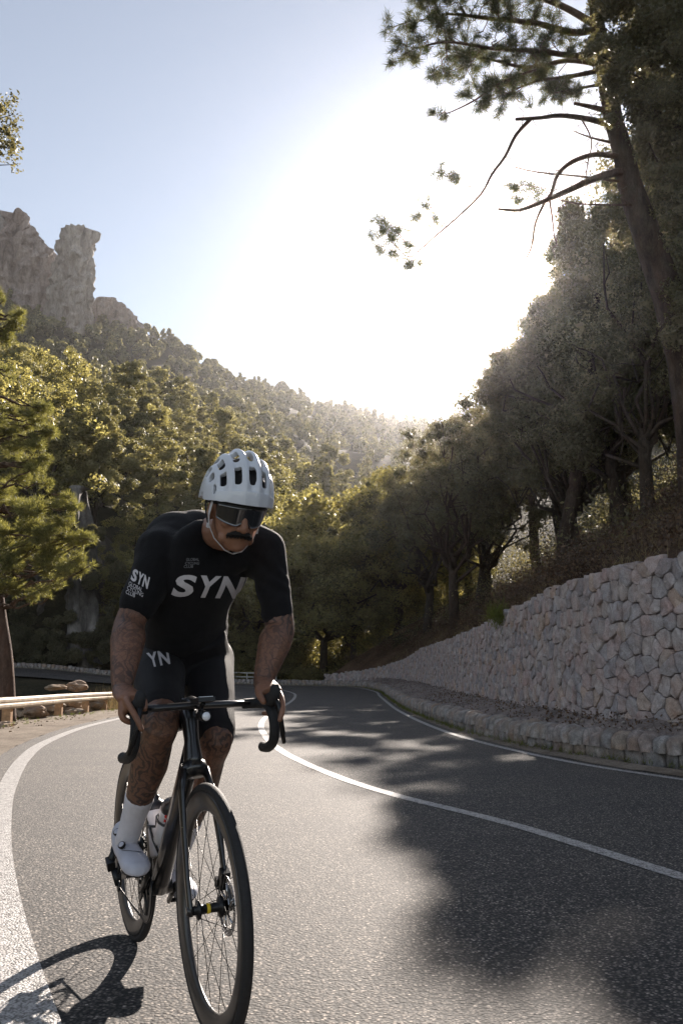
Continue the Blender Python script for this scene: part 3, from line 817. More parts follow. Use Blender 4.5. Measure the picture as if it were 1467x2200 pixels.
# dark crag beside the far road
def crag(name, c0, c1, y0, y1, D, seed, label, lean=4):
    nx_, nz_ = 70, 60; V = []; F_ = []
    for j in range(nz_ + 1):
        for i in range(nx_ + 1):
            u, v = i / nx_, j / nz_
            edge = min(u, 1 - u) * 2; edge = min(1, edge * 2.2)
            px = c0 + (c1 - c0) * u; top = y1 + (1 - edge ** .6) * (y0 - y1) * .55 + noise.noise(Vector((u * 5, seed, 0))) * 40
            py = y0 + (top - y0) * v
            d = D + lean * v + (1 - edge) * 4
            p = at(px, py, d); q = Vector((p.x, p.y, p.z * .5)) * .30 + Vector((seed, 0, 0)); f = 0; w_ = 1
            for o in range(5): f += noise.noise(q * (2 ** o)) * w_; w_ *= .55
            f -= abs(noise.noise(Vector((p.x * .5, seed, p.z * .15)))) * 1.2
            V.append(p + Vector((0, -1, 0)) * f * 2.6)
    for j in range(nz_):
        for i in range(nx_): a = j * (nx_ + 1) + i; F_.append((a, a + 1, a + nx_ + 2, a + nx_ + 1))
    # close the back
    b0 = len(V); 
    for i in range(nx_ + 1): p = V[nz_ * (nx_ + 1) + i]; V.append(Vector((p.x, p.y + 8, p.z - 1)))
    for i in range(nx_): a = nz_ * (nx_ + 1) + i; F_.append((a, a + 1, b0 + i + 1, b0 + i))
    mb = MB(); mb.cur = .5; mb.add(V, F_); o = mb.build(name, M['crag']); tag(o, label, 'rock face'); o['kind'] = 'thing'; return o
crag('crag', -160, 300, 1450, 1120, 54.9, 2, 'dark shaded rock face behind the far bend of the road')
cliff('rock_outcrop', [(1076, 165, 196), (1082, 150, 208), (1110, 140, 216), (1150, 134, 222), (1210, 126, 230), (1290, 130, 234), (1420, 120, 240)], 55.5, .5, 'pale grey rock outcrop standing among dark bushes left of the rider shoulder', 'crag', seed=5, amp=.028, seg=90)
# ------------------------------------------------------------------ named nearer trees
def place_mid(pair, name, px, d, hh, base_h, lab, grp=None, rz=0, wide=1.0, zoff=-.15, cat='tree'):
    x = at(px, 1300, d).x; z = height(x, d) + zoff; s = hh / base_h
    return put_tree(pair, name, (x, d, z), (s * wide, s * wide, s), rz, lab, cat, grp)
# dark oaks left of the rider, above the crag
for i, (px, d, h_, w_) in enumerate([(265, 58, 5.0, 1.3), (320, 58, 7.0, 1.1), (385, 58, 8.0, 1.0), (235, 60, 4, 1.3), (60, 59, 4, 1.4), (-20, 59, 4.5, 1.3), (430, 60, 8.0, 1.1), (300, 63, 5, 1.2)]):
    place_mid(oaks_mid[i % 4], 'oak_tree', px, d, h_, 7.0, 'dark shaded oak standing on the rocks left of the rider', 'oaks on the rocks left of the rider', i * 1.3, w_)
# oaks and golden trees behind the far kerb, centre
mids = [(470, 58, 9, 'o'), (545, 60, 8, 'o'), (525, 57, 3.6, 'o'), (600, 61, 9, 'g'), (640, 64, 7.5, 'g'), (700, 58.5, 11, 'o'), (735, 66, 12.5, 'g'), (760, 57.5, 8.5, 'o'), (820, 62, 11.5, 'o'), (850, 56, 10, 'g'), (900, 60, 11, 'o'), (610, 56.5, 3.0, 'o'), (665, 68, 10, 'o'),
        (780, 68, 9, 'g'), (940, 64, 10, 'o'), (560, 70, 7, 'g'), (500, 72, 7, 'g')]
for i, (px, d, h_, k) in enumerate(mids):
    if k == 'g': lab, grp = 'sunlit golden green tree behind the far kerb right of the rider', 'golden trees behind the far kerb'
    else: lab, grp = 'dark trunked oak behind the far kerb right of the rider', 'oaks behind the far kerb'
    place_mid((oaks_gold if k == 'g' else oaks_mid)[i % (2 if k == 'g' else 4)], 'oak_tree', px, d, h_, 7.0, lab, grp, i * 2.1, 1.05)
place_mid(oaks_gold[0], 'bush', 655, 53.6, 1.3, 7.0, 'small bright green bush behind the far kerb wall', None, .3, 1.4, cat='bush')
place_mid(oaks_mid[1], 'bush', 560, 55.2, 2.6, 7.0, 'dark rounded bush behind the metal railing', None, 1.3, 1.3, cat='bush')

# trees on the bank right of the wall
def bank_oak(seed, h, n, leafsize, k=40, wide=.34, low=.42, mat='oak_dark', lean=(0, 0)):
    g = rng_(seed); rr = random.Random(seed); C = []; Rr = []
    for i in range(k):
        a = i * 2.399; t = (i + .5) / k; z = h * (low + (.95 - low) * t)
        wr = h * wide * math.sqrt(max(.12, 1 - ((z / h - .62) / .45) ** 2)) * math.sqrt(g.uniform(.05, 1))
        C.append((wr * math.cos(a) + lean[0] * z, wr * math.sin(a) + lean[1] * z, z)); s = h * g.uniform(.06, .115); Rr.append((s, s, s * .8))
    C2, R2 = sub_clumps(C, Rr, 3, seed); V, F_, t = leaves(C2, R2, n, leafsize, seed, out=.7, shell=(.4, 1.1))
    V, F_, t = with_occluders(V, F_, t, C2, R2, .5); crown = np_mesh('crown', V, F_, M[mat], t); bk_pts.append([(tuple(c), float(r_[0])) for c, r_ in zip(C, Rr)])
    mb = MB(); mid = Vector((lean[0] * h * .3 + rr.uniform(-.2, .2), lean[1] * h * .3, h * .34))
    mb.tube([(0, 0, -.6), mid * .35 + Vector((rr.uniform(-.12, .12), 0, 0)), mid * .7 + Vector((rr.uniform(-.15, .15), 0, 0)), mid], [h * .027, h * .023, h * .02, h * .017], 8)
    for i in range(16):
        c = Vector(C[(i * 5 + 3) % k]); st = mid * rr.uniform(.6, 1); pts = branch_mesh(mb, st, c, h * .009, h * .002, 5, .16, 5, rr)
        for j in range(3):
            q = rr.choice(pts[2:]); branch_mesh(mb, q, q + Vector((rr.gauss(0, 1), rr.gauss(0, 1), rr.gauss(0.3, 1))) * h * .07, h * .003, .006, 4, .2, 3, rr)
    return crown, mb.mesh('trunk', M['bark_dark'])
bk_pts = []
bk = [bank_oak(300, 10, 26000, .055, lean=(-.12, 0)), bank_oak(301, 10, 26000, .055, lean=(-.2, .05), k=46), bank_oak(302, 10, 22000, .055, k=34, wide=.3, lean=(-.06, 0))]
bank_trees = [(5.3, 30, 10.5, 0), (6.2, 35, 12, 1), (5.0, 39, 10.5, 2), (7.5, 28, 11, 1), (8.2, 41, 13, 0), (5.6, 45, 11.5, 1), (4.8, 50, 11, 0), (9.5, 34, 13, 2), (11, 26, 13, 0), (7.2, 50, 13, 2),
              (11.5, 38, 14, 1), (10, 47, 15, 0), (13.5, 31, 15, 2), (12.5, 22, 13, 1), (14, 44, 15, 0), (8.0, 22.5, 8, 2), (16, 37, 16, 1), (16.5, 27, 15, 0), (3.6, 56, 10, 1), (7, 58, 13, 0), (12, 56, 15, 2), (17, 20, 13, 0), (20, 32, 15, 1), (10.4, 18.5, 8.5, 1)]
bk_info = {}
def sil_ok(k, x, y, sc_, rz, z0):
    pts = bk_pts[k]; c, s_ = math.cos(rz), math.sin(rz); worst = 1e9
    for q, rad in pts:
        w = Vector((x + (q[0] * c - q[1] * s_) * sc_, y + (q[0] * s_ + q[1] * c) * sc_, z0 + q[2] * sc_))
        dep = w.y * CP + (w.z - CAMH) * SP; px = 733.5 + FPX * (w.x - rad * sc_) / dep; py = 1100 - FPX * ((w.z + rad * sc_ * .7 - CAMH) * CP - w.y * SP) / dep
        lim = float(np.interp(py, [300, 470, 600, 720, 800, 900, 960], [1240, 1200, 1150, 1062, 1000, 950, 600])); worst = min(worst, (px - lim) * dep / FPX)
    return worst
for i, (x, y, h_, k) in enumerate(bank_trees):
    for _ in range(14):
        w_ = sil_ok(k, x, y, h_ / 10.0, i * 1.7, height(x, y) - .2)
        if w_ >= 0: break
        x += min(.5, -w_ * .45 + .05); h_ = max(4.8, h_ * .955)
    print('bank tree', i, round(x, 1), y, round(h_, 1), round(w_, 1))
    if w_ < -1.2: continue
    if y < 30: lab, grp = 'dark hazy oak high on the bank above the tall end of the stone wall', 'oaks above the tall end of the wall'
    elif x < 6.5: lab, grp = 'leaning oak with bare dark trunk just above the stone wall', 'leaning oaks along the wall top'
    else: lab, grp = 'dark hazy oak on the slope behind the leaning oaks', 'oaks behind the leaning oaks'
    put_tree(bk[k], 'oak_tree', (x, y, surf(x, y) - .2), h_ / 10.0, i * 1.7, lab, 'tree', grp)
# ---- the tall pine: trunk, dead limbs, needle tufts
TD = 16.0
pineE = empty('tall_pine_tree', at(1500, 1150, TD)); tag(pineE, 'tall leaning pine with broken bare limbs and high crown above the wall', 'tree'); pI = pineE.location.copy()
def P3(pts, d=TD, dd=0.0):
    n = len(pts); return [at(x, y, d + dd * i / max(1, n - 1)) - pI for i, (x, y) in enumerate(pts)]
rp = random.Random(21)
tr = P3([(1500, 1180), (1492, 950), (1470, 780), (1436, 640), (1408, 560), (1376, 468), (1352, 398), (1338, 328), (1318, 262), (1304, 190), (1292, 120), (1284, 60), (1276, -10), (1262, -90), (1250, -200)])
mb = MB(); mb.tube(tr, [.34, .33, .315, .30, .285, .26, .235, .2, .185, .17, .155, .14, .125, .10, .05], 14)
o = mb.build('trunk', M['bark'], pineE)
def limb(name, px, r0, r1, dd=0.0, d=TD, n=7, wob=.0):
    pts = [Vector(q) for q in cr([tuple(p) for p in P3(px, d, dd)], 3)]; m_ = len(pts)
    mb = MB(); pts = [p + Vector((rp.gauss(0, 1), rp.gauss(0, 1), rp.gauss(0, 1))) * wob for p in pts]
    mb.tube(pts, [r0 + (r1 - r0) * (i / (m_ - 1)) ** .8 for i in range(m_)], n); 
    # dead twigs
    for i in range(int(m_ * .9)):
        q = rp.choice(pts[2:]) if m_ > 3 else pts[-1]; L_ = rp.uniform(.1, .5)
        dv = Vector((rp.uniform(-1, .3), rp.uniform(-.7, .7), rp.uniform(-.6, .6))).normalized() * L_
        branch_mesh(mb, q, q + dv, .008, .003, 4, .25, 3, rp)
    mb.build(name, M['bark'], pineE); return pts
tips = []
limb('dead_limb', [(1316, 272), (1290, 262), (1248, 253), (1201, 248), (1160, 253), (1108, 256)], .075, .03, -1.0)
b1 = limb('dead_limb', [(1141, 254), (1108, 290), (1084, 337), (1056, 375), (1033, 417), (981, 468), (920, 520), (885, 552)], .042, .008, -.6, TD - .85)
limb('dead_limb', [(1340, 376), (1323, 370), (1276, 384), (1225, 407), (1183, 426), (1136, 445), (1108, 452), (1070, 449)], .10, .02, -1.2)
limb('dead_limb', [(1330, 338), (1319, 335), (1276, 332), (1230, 347), (1197, 375), (1185, 412), (1169, 436), (1150, 478), (1141, 530), (1129, 557)], .07, .012, -1.0)
limb('dead_limb', [(1316, 307), (1267, 295), (1230, 281)], .035, .008, .5)
limb('broken_stub', [(1312, 246), (1300, 238), (1267, 229), (1234, 222)], .085, .03, -.8)
limb('dead_limb', [(1345, 392), (1248, 379), (1155, 370), (1103, 358)], .03, .008, -.9)
limb('dead_limb', [(1366, 440), (1342, 440), (1248, 438), (1200, 429)], .035, .008, -.7)
limb('dead_limb', [(1180, 430), (1186, 470), (1190, 505), (1196, 525)], .022, .008, 0, TD - 1)
limb('dead_limb', [(1245, 250), (1270, 300), (1262, 350), (1256, 400), (1258, 450)], .018, .006, 0, TD - .6)
# tufts hanging on the long dead looking limb
for (x, y) in [(812, 475), (828, 498), (840, 515), (822, 530), (850, 545), (870, 565), (885, 572), (905, 438), (898, 470), (930, 465), (960, 378), (978, 384), (950, 372), (858, 500), (838, 482), (812, 505), (875, 530), (1100, 410), (1118, 402), (1140, 408), (1108, 425), (1155, 418), (1300, 415), (1312, 425)]:
    for _ in range(5): tips.append((at(x + rp.gauss(0, 7), y + rp.gauss(0, 7), TD - 1.45 + rp.gauss(0, .1)) - pI, Vector((rp.gauss(-.3, .7), rp.gauss(0, .6), rp.gauss(.2, .6))).normalized(), 3))
tw = MB()
for (a, b) in [((885, 552), (812, 478)), ((920, 520), (820, 530)), ((905, 530), (850, 545)), ((900, 540), (880, 572)), ((981, 468), (905, 440)), ((1033, 417), (960, 380)), ((940, 505), (930, 465)), ((870, 520), (838, 482)), ((1230, 400), (1100, 412)), ((1180, 426), (1140, 408)), ((1345, 400), (1302, 416))]:
    branch_mesh(tw, at(*a, TD - 1.45) - pI, at(*b, TD - 1.45) - pI, .009, .004, 4, .12, 5, rp)
# live crown: limbs with twigs
def live(px, r0, dd, ntw, spread, d=TD, dens=1.0):
    pts = [Vector(q) for q in cr([tuple(p) for p in P3(px, d, dd)], 4)]; m_ = len(pts)
    tw.tube(pts, [r0 + (.010 - r0) * i / (m_ - 1) for i in range(m_)], 6)
    for j in range(ntw):
        t = rp.uniform(.25, 1); q = pts[min(m_ - 1, int(t * m_))]; dirv = (pts[-1] - pts[0]).normalized() * .8 + Vector((rp.gauss(0, 1), rp.gauss(0, 1), rp.gauss(.05, .7))); dirv.normalize()
        L_ = rp.uniform(.4, 1) * spread; e = q + dirv * L_ + Vector((0, 0, -.06 * L_)); bp_ = branch_mesh(tw, q, e, .012, .005, 4, .16, 4, rp)
        for k in range(int(6 * dens)):
            q2 = rp.choice(bp_[1:]); d2 = (dirv * .6 + Vector((rp.gauss(0, 1), rp.gauss(0, 1), rp.gauss(.25, .8)))).normalized(); l2 = rp.uniform(.08, .4) * spread * .6
            e2 = q2 + d2 * l2; branch_mesh(tw, q2, e2, .005, .003, 3, .1, 2, rp); tips.append((e2, d2, 2)); 
            if rp.random() < .6: tips.append((q2.lerp(e2, .6), d2, 2))
live([(1290, 60), (1230, 70), (1150, 50), (1050, 40), (960, 30), (900, 45)], .09, -1.5, 26, .95)
live([(1290, 100), (1240, 120), (1160, 110), (1060, 105), (960, 90), (890, 105)], .08, -2, 28, .9)
live([(1298, 140), (1220, 130), (1130, 145), (1040, 125), (960, 120)], .07, .5, 22, .75)
live([(1288, 60), (1200, 10), (1100, -20), (1000, -30), (920, -20)], .09, .5, 26, 1.0)
live([(1296, 150), (1220, 165), (1150, 175), (1090, 200)], .06, -1, 12, .55)
live([(1300, 180), (1240, 190), (1190, 200)], .04, -.5, 8, .45)
live([(1150, 150), (1080, 175), (1020, 215), (970, 240)], .03, -.4, 9, .42, TD - 1)
live([(1282, 40), (1240, -60), (1150, -130), (1050, -160)], .09, 1, 24, 1.1)
live([(1285, 20), (1330, -30), (1400, -60), (1480, -80)], .09, 0, 22, 1.1)
live([(1270, -60), (1200, -160), (1100, -220)], .07, -1, 18, 1.1)
live([(1270, -60), (1320, -160), (1420, -220)], .07, 1, 18, 1.1)
live([(1296, 110), (1350, 60), (1400, 20), (1450, 0)], .06, .6, 16, .9)
live([(1310, 210), (1350, 170), (1400, 150), (1450, 120)], .05, .8, 14, .8)
tw.build('branches', M['bark'], pineE)
Pn = np.array([t[0][:] for t in tips]); Dn = unit(np.array([t[1][:] for t in tips])); 
V, F_, t = needles(Pn, Dn, 42, .15, .009, 4, 1.1)
tag(link('needles', np_mesh('needles', V, F_, M['pine_back'], t), pineE), kind='stuff')
print('tall pine tufts', len(tips), 'tris', len(F_))
# dense dark evergreen in front of the top right corner
def dense_tree(name, clumps, n, size, base, top, label, mat='oak_dark', r0=.2, out=.6):
    e = empty(name, base); C = np.array([c[0] - base for c in clumps]); Rr = np.array([c[1] for c in clumps])
    C, Rr = sub_clumps(C, Rr, 5, len(clumps), .5); V, F_, t = leaves(C, Rr, n, size, len(clumps) * 7, out=out, shell=(.3, 1.12)); V, F_, t = with_occluders(V, F_, t, C, Rr, .75)
    link('crown', np_mesh('crown', V, F_, M[mat], t), e)
    mb = MB(); rr = random.Random(len(clumps)); tp = top - base; mb.tube([(0, 0, -.5), tp * .5 + Vector((.2, 0, 0)), tp], [r0, r0 * .7, r0 * .35], 9)
    for i in range(0, len(clumps), 2):
        c = clumps[i][0] - base; z = max(.15, min(.95, (c.z / max(.1, tp.z)) - .15)); branch_mesh(mb, tp * z, c, r0 * .25, .01, 5, .1, 4, rr)
    mb.build('trunk', M['bark_dark'], e); tag(e, label, 'tree'); return e
rc = random.Random(31); cl = []
for (x, y, s) in [(1290, 120, .45), (1310, 180, .5), (1300, 60, .35), (1350, 100, .6), (1400, 60, .7), (1450, 30, .8), (1360, 180, .6), (1420, 150, .8), (1480, 120, .9), (1340, 230, .45), (1400, 250, .6), (1460, 240, .8), (1500, 200, .9), (1420, 320, .45), (1470, 330, .6), (1520, 300, .9), (1390, 300, .35),
                 (1440, 390, .4), (1490, 420, .6), (1460, 470, .4), (1530, 480, .8), (1380, 10, .7), (1460, -60, 1.0), (1550, 0, 1.2), (1340, -30, .6), (1410, -140, 1.0), (1520, -180, 1.2), (1490, 560, .5), (1540, 620, .8), (1600, 250, 1.3), (1600, 450, 1.2), (1620, 50, 1.4), (1500, 700, .7), (1570, 780, .9)]:
    c = at(x, y, 14.2 + rc.uniform(-.5, 1.2)); cl.append((c, (s * 1.05, s, s * .85)))
dense_tree('evergreen_tree', cl, 150000, .034, Vector((7.6, 14.8, height(7.6, 14.8) - .1)), at(1560, -60, 14.8), 'dense dark evergreen filling the top right corner beside the tall pine')
cl = []
for (x, y, s) in [(1230, 480, 1.0), (1260, 470, .9), (1300, 500, 1.2), (1210, 530, .9), (1250, 560, 1.3), (1205, 605, .7), (1320, 580, 1.4), (1220, 640, 1.3), (1175, 690, .9), (1290, 680, 1.6), (1125, 750, .9), (1180, 760, 1.5), (1085, 790, .8), (1390, 650, 1.5), (1380, 800, 2), (1270, 820, 1.9), (1090, 850, 1.4), (1150, 880, 1.6), (1050, 840, .7), (1450, 720, 1.6), (1210, 930, 1.6), (1440, 560, .9), (1480, 850, 1.6)]:
    c = at(x, y, 27 + rc.uniform(-2, 2)); cl.append((c, (s * .8, s * .9, s * .7)))
dense_tree('hazy_oak_tree', cl, 150000, .06, Vector((6.6, 27, height(6.6, 27) - .2)), at(1290, 560, 27), 'broad hazy oak rising below the dead limbs where the sun glares', r0=.25, out=.5)
# undergrowth on the bank
def brush(name, region, n, size, mat, label, hh=(.1, .7)):
    g = random.Random(name); C = []; Rr = []
    for i in range(n):
        y = g.uniform(*region[1]); x = wallx(min(y, 53)) + g.uniform(*region[0]); z = surf(x, y); s = g.uniform(*hh); C.append((x, y, z + s * .35)); Rr.append((s * 1.1, s * 1.1, s * .7))
    return np.array(C), np.array(Rr)
C, Rr = brush('undergrowth', ((.45, 11), (6, 54)), 560, .05, 'brush', '', (.15, .9))
V, F_, t = leaves(C, Rr, 110000, .036, 9, out=.2, shape='quad', shell=(.1, 1.1))
tag(link('undergrowth', np_mesh('undergrowth', V, F_, M['brush'], t)), 'brown dry undergrowth on the bank above the wall', 'undergrowth', kind='stuff')
C, Rr = brush('shrubs', ((2.2, 15), (7, 60)), 300, .05, 'oak', '', (.5, 1.9))
C[150:, 0] += np.random.RandomState(4).uniform(1, 18, 150); C[150:, 2] = [height(a, b) + .5 for a, b in C[150:, :2]]; Rr[150:] *= 1.9
V, F_, t = leaves(C, Rr, 140000, .055, 10, out=.4, shape='quad', shell=(.2, 1.1))
tag(link('bank_shrubbery', np_mesh('bank_shrubbery', V, F_, M['oak_dark'], t)), 'dark green shrubs on the bank below the oaks', 'shrubs', kind='stuff')
# bare twigs on the bank
mb = MB(); rt = random.Random(8)
for i in range(420):
    y = rt.uniform(8, 40); x = wallx(y) + rt.uniform(.35, 5); z = surf(x, y); d = Vector((rt.gauss(-.3, .6), rt.gauss(0, .6), abs(rt.gauss(.8, .4)))).normalized() * rt.uniform(.25, 1.1)
    pts = branch_mesh(mb, (x, y, z - .05), Vector((x, y, z)) + d, .008, .003, 4, .25, 4, rt)
    for k in range(2): q = rt.choice(pts[1:]); branch_mesh(mb, q, q + Vector((rt.gauss(0, 1), rt.gauss(0, 1), rt.gauss(.4, .6))) * .18, .004, .002, 3, .2, 2, rt)
tag(mb.build('twigs', M['bark']), 'bare brown twigs sticking out of the bank', 'twigs', kind='stuff')
# grass
def grass(name, pts, h_, w_, mat, seed, label, per=9, lean=.5):
    P = np.array(pts); D = np.tile(np.array([[0, 0, 1.0]]), (len(P), 1)); g = rng_(seed)
    V, F_, t = needles(P, D, per, h_, w_, seed, lean)
    return tag(link(name, np_mesh(name, V, F_, M[mat], t)), label, 'grass', kind='stuff')
rg = random.Random(17); pts = []
for i in range(2600):
    y = rg.uniform(7, 50); x = wallx(y) + rg.uniform(.3, 6); pts.append((x, y, surf(x, y) + .04))
grass('bank_grass', pts, .26, .009, 'drygrass', 3, 'dry straw grass along the top of the wall', 10, .8)
pc = at(1072, 1318, 17.5); tuft = [(pc.x + rg.gauss(0, .05), pc.y + rg.gauss(0, .05), pc.z - .12) for _ in range(12)]
P = np.array(tuft); V, F_, t = needles(P - np.array(pc), np.tile(np.array([[0, 0, 1.0]]), (12, 1)), 22, .38, .013, 5, .75)
o = link('grass_tuft', np_mesh('grass_tuft', V, F_, M['greengrass'], t), None, pc); tag(o, 'bright yellow green grass tuft growing on top of the stone wall', 'grass')
pts = []
for i in range(900):
    k = rg.randrange(4, len(vL) - 1); q = vL[k].lerp(vO[k], rg.uniform(.25, 1) ** .7); pts.append((q.x, q.y, q.z + .005))
grass('verge_grass', pts, .06, .005, 'greengrass', 6, 'short weeds in the gravel verge on the left', 12, .9)
pts = []
for i in range(1500):
    s_ = rg.uniform(4, kS[-1] - 3); q = kpt(s_) - kfr(s_)[1] * rg.uniform(-.02, .12); pts.append((q.x, q.y, q.z + .03))
grass('gutter_grass', pts, .07, .006, 'greengrass', 7, 'weeds growing at the foot of the kerb wall', 8, .9)
pts = []
for i in range(420):
    y = rg.uniform(30, 38); x = rg.uniform(-8.4, -6.6); pts.append((x, y, height(x, y)))
grass('straw_grass', pts, .8, .01, 'drygrass', 8, 'tall dry straw grass behind the guardrail', 7, .45)
# leaf litter on soil strip
g = rng_(40); n = 5000; ii = g.randint(0, len(sA) - 1, n); tt = g.uniform(0, 1, n) ** .6
P = np.array([sA[i].lerp(sB[i], float(t_))[:] for i, t_ in zip(ii, tt)]) + g.normal(size=(n, 3)) * [.05, .1, .004] + [0, 0, .03]
V, F_, t = leaves(P, np.full((n, 3), .01), n, .022, 41, out=.1, shape='quad')
tag(link('leaf_litter', np_mesh('leaf_litter', V, F_, M['brush'], t)), 'fallen brown leaves on the soil strip below the wall', 'leaves', kind='stuff')

# ---- left pine (sunlit) with its trunk behind the guardrail
def pine_near(name, loc, base_px, clumps, D, ntuft, label, trunk_px, r0, nl=.13, per=26, mat='pine_near', bare=0):
    e = empty(name, loc); loc = Vector(loc); rr = random.Random(name); tps = []
    tk = [at(x, y, D) - loc for x, y in trunk_px]; mb = MB(); tk2 = [Vector(q) for q in cr([tuple(p) for p in tk], 3)]
    mb.tube(tk2, [r0 * (1 - .75 * i / (len(tk2) - 1)) for i in range(len(tk2))], 12); mb.build('trunk', M['bark'], e)
    br = MB(); cl2 = []
    for (x, y, s, dd) in clumps:
        for _ in range(4): px_ = FPX / D * s; cl2.append((x + rr.gauss(0, .55) * px_, y + rr.gauss(0, .42) * px_, s * rr.uniform(.32, .62), dd + rr.gauss(0, .5) * s))
    for (x, y, s, dd) in cl2:
        c = at(x, y, D + dd) - loc
        st = min(tk2, key=lambda q: (q - c).length + (3 if q.z > c.z + .3 else 0)); bp_ = branch_mesh(br, st, c, .035, .012, 5, .10, 5, rr)
        k = max(5, int(ntuft * s * s * 1.25))
        for j in range(k):
            dv = Vector((rr.gauss(0, 1), rr.gauss(0, 1), rr.gauss(.15, .75))).normalized(); q = c + Vector((dv.x * s * 1.1, dv.y * s * 1.1, dv.z * s * .85)) * rr.uniform(.35, 1.0)
            if j % 3 == 0: branch_mesh(br, bp_[-1].lerp(bp_[-2], rr.random()), q, .008, .003, 3, .12, 2, rr)
            tps.append((q, (dv + Vector((0, 0, .5))).normalized()))
    br.build('branches', M['bark'], e)
    C_ = np.array([(at(x, y, D + dd) - loc)[:] for x, y, s, dd in cl2]); Rc = np.array([(s * .5, s * .5, s * .4) for x, y, s, dd in cl2]); P = np.array([t[0][:] for t in tps]); D_ = np.array([t[1][:] for t in tps]); V, F_, t = needles(P, D_, per, nl, .010, 12, .9); V, F_, t = with_occluders(V, F_, t, C_, Rc, 1.0)
    tag(link('needles', np_mesh('needles', V, F_, M[mat], t), e), kind='stuff'); tag(e, label, 'tree'); print(name, len(F_)); return e
rl = random.Random(41)
cl = [(0, 640, .28, 0), (22, 690, .38, 0), (45, 700, .2, 0), (-10, 740, .4, .3), (-5, 810, .3, 0), (15, 880, .35, .5), (60, 890, .45, .6), (-20, 930, .6, 0), (40, 960, .55, 0), (95, 930, .4, .5), (60, 1010, .5, -.3), (0, 1020, .6, 0), (110, 990, .35, 0), (30, 1080, .55, -.6),
      (90, 1090, .5, -.3), (140, 1080, .35, -.2), (-10, 1130, .6, 0), (60, 1140, .55, -.5), (120, 1150, .5, -.5), (170, 1150, .38, -.4), (198, 1160, .22, -.4), (30, 1200, .5, -.7), (90, 1210, .5, -.6), (140, 1215, .38, -.5), (175, 1215, .22, -.5), (10, 1250, .42, -.8), (60, 1262, .35, -.8), (120, 1255, .26, -.6), (-40, 1200, .7, 0), (-60, 1060, .8, .4), (-70, 900, .8, .4), (-60, 780, .6, .2), (-60, 680, .5, 0)]
pine_near('left_pine_tree', at(15, 1530, 22.5), None, cl, 22.5, 620, 'sunlit yellow green pine at the left edge with trunk behind the guardrail', [(15, 1560), (14, 1480), (10, 1400), (-2, 1310), (-10, 1200), (-12, 1050), (-14, 900), (-10, 750), (-8, 660)], .24, per=22)
cl = []
for i in range(46):
    x = rl.gauss(-10, 26); y = rl.uniform(205, 375); cl.append((at(min(x, 30), y, 6.0 + rl.uniform(-.2, .2)), (.07, .07, .06)))
cl = [c for c in cl]
e = empty('overhanging_branch', at(-120, 300, 6.0)); eI = e.location.copy()
C = np.array([(c[0] - eI)[:] for c in cl]); Rr = np.array([c[1] for c in cl]); V, F_, t = leaves(C, Rr, 2600, .016, 50, out=.2, shape='quad', shell=(.1, 1.2))
link('leaf_sprays', np_mesh('leaf_sprays', V, F_, M['oak_dark'], t), e); mb = MB(); rr = random.Random(2)
for c in cl[::2]: branch_mesh(mb, (0, 0, 0), c[0] - eI, .010, .003, 4, .08, 4, rr)
mb.build('limb', M['bark_dark'], e); tag(e, 'dark leafy branch tip hanging in at the upper left edge of the sky', 'branch')
# dark shrubs and creepers on the shaded crag
g = rng_(61); C = []; Rr = []
for i in range(260):
    c = at(g.uniform(-40, 300), g.uniform(1095, 1420), 53.9 + g.uniform(0, 1.6)); s = g.uniform(.25, .8)
    if g.uniform() < .25 + .6 * (c.z < 4): C.append(c[:]); Rr.append((s * 1.2, s * .7, s))
C, Rr = np.array(C), np.array(Rr); C, Rr = sub_clumps(C, Rr, 3, 9); V, F_, t = leaves(C, Rr, 110000, .07, 62, out=.7); tag(link('crag_ivy', np_mesh('crag_ivy', V, F_, M['oak_dark'], t)), 'dark shrubs and creepers clinging to the shaded rock face', 'shrubs', kind='stuff')
# give small groups of trees labels that single each one out
ORD = ['leftmost', 'second', 'third', 'fourth', 'fifth', 'sixth', 'seventh', 'eighth', 'ninth', 'tenth', 'eleventh', 'twelfth', 'thirteenth', 'fourteenth', 'fifteenth', 'sixteenth']
for grp, txt in (('oaks on the rocks left of the rider', 'dark shaded oak on the rocks left of the rider'), ('oaks behind the far kerb', 'dark trunked oak behind the far kerb'), ('golden trees behind the far kerb', 'golden green tree behind the far kerb'),
                 ('oaks above the tall end of the wall', 'dark oak above the tall end of the wall'), ('leaning oaks along the wall top', 'leaning oak just above the wall'), ('oaks behind the leaning oaks', 'hazy oak on the slope behind the leaning oaks')):
    L_ = sorted([o for o in COL.objects if o.get('group') == grp], key=lambda o: o.location.x / max(1, o.location.y))
    for i, o in enumerate(L_): o['label'] = (('leftmost ' + txt) if i == 0 else (ORD[min(i, 15)] + ' from the left, ' + txt))
# low sunlit scrub between the trunks behind the far kerb
g = rng_(71); C = []; Rr = []
for i in range(260):
    d = g.uniform(54.6, 74); px = g.uniform(440, 1010); x = at(px, 1400, d).x; s = g.uniform(.35, 1.1)
    if road_dist(x, d)[0] > 1.2 or d > 57: C.append((x, d, height(x, d) + s * .5)); Rr.append((s * 1.3, s, s))
C, Rr = sub_clumps(C, Rr, 3, 19); V, F_, t = leaves(C, Rr, 90000, .075, 72, out=.8); tag(link('scrub', np_mesh('scrub', V, F_, M['oak_gold'], t)), 'low sunlit scrub between the tree trunks behind the far kerb', 'scrub', kind='stuff')
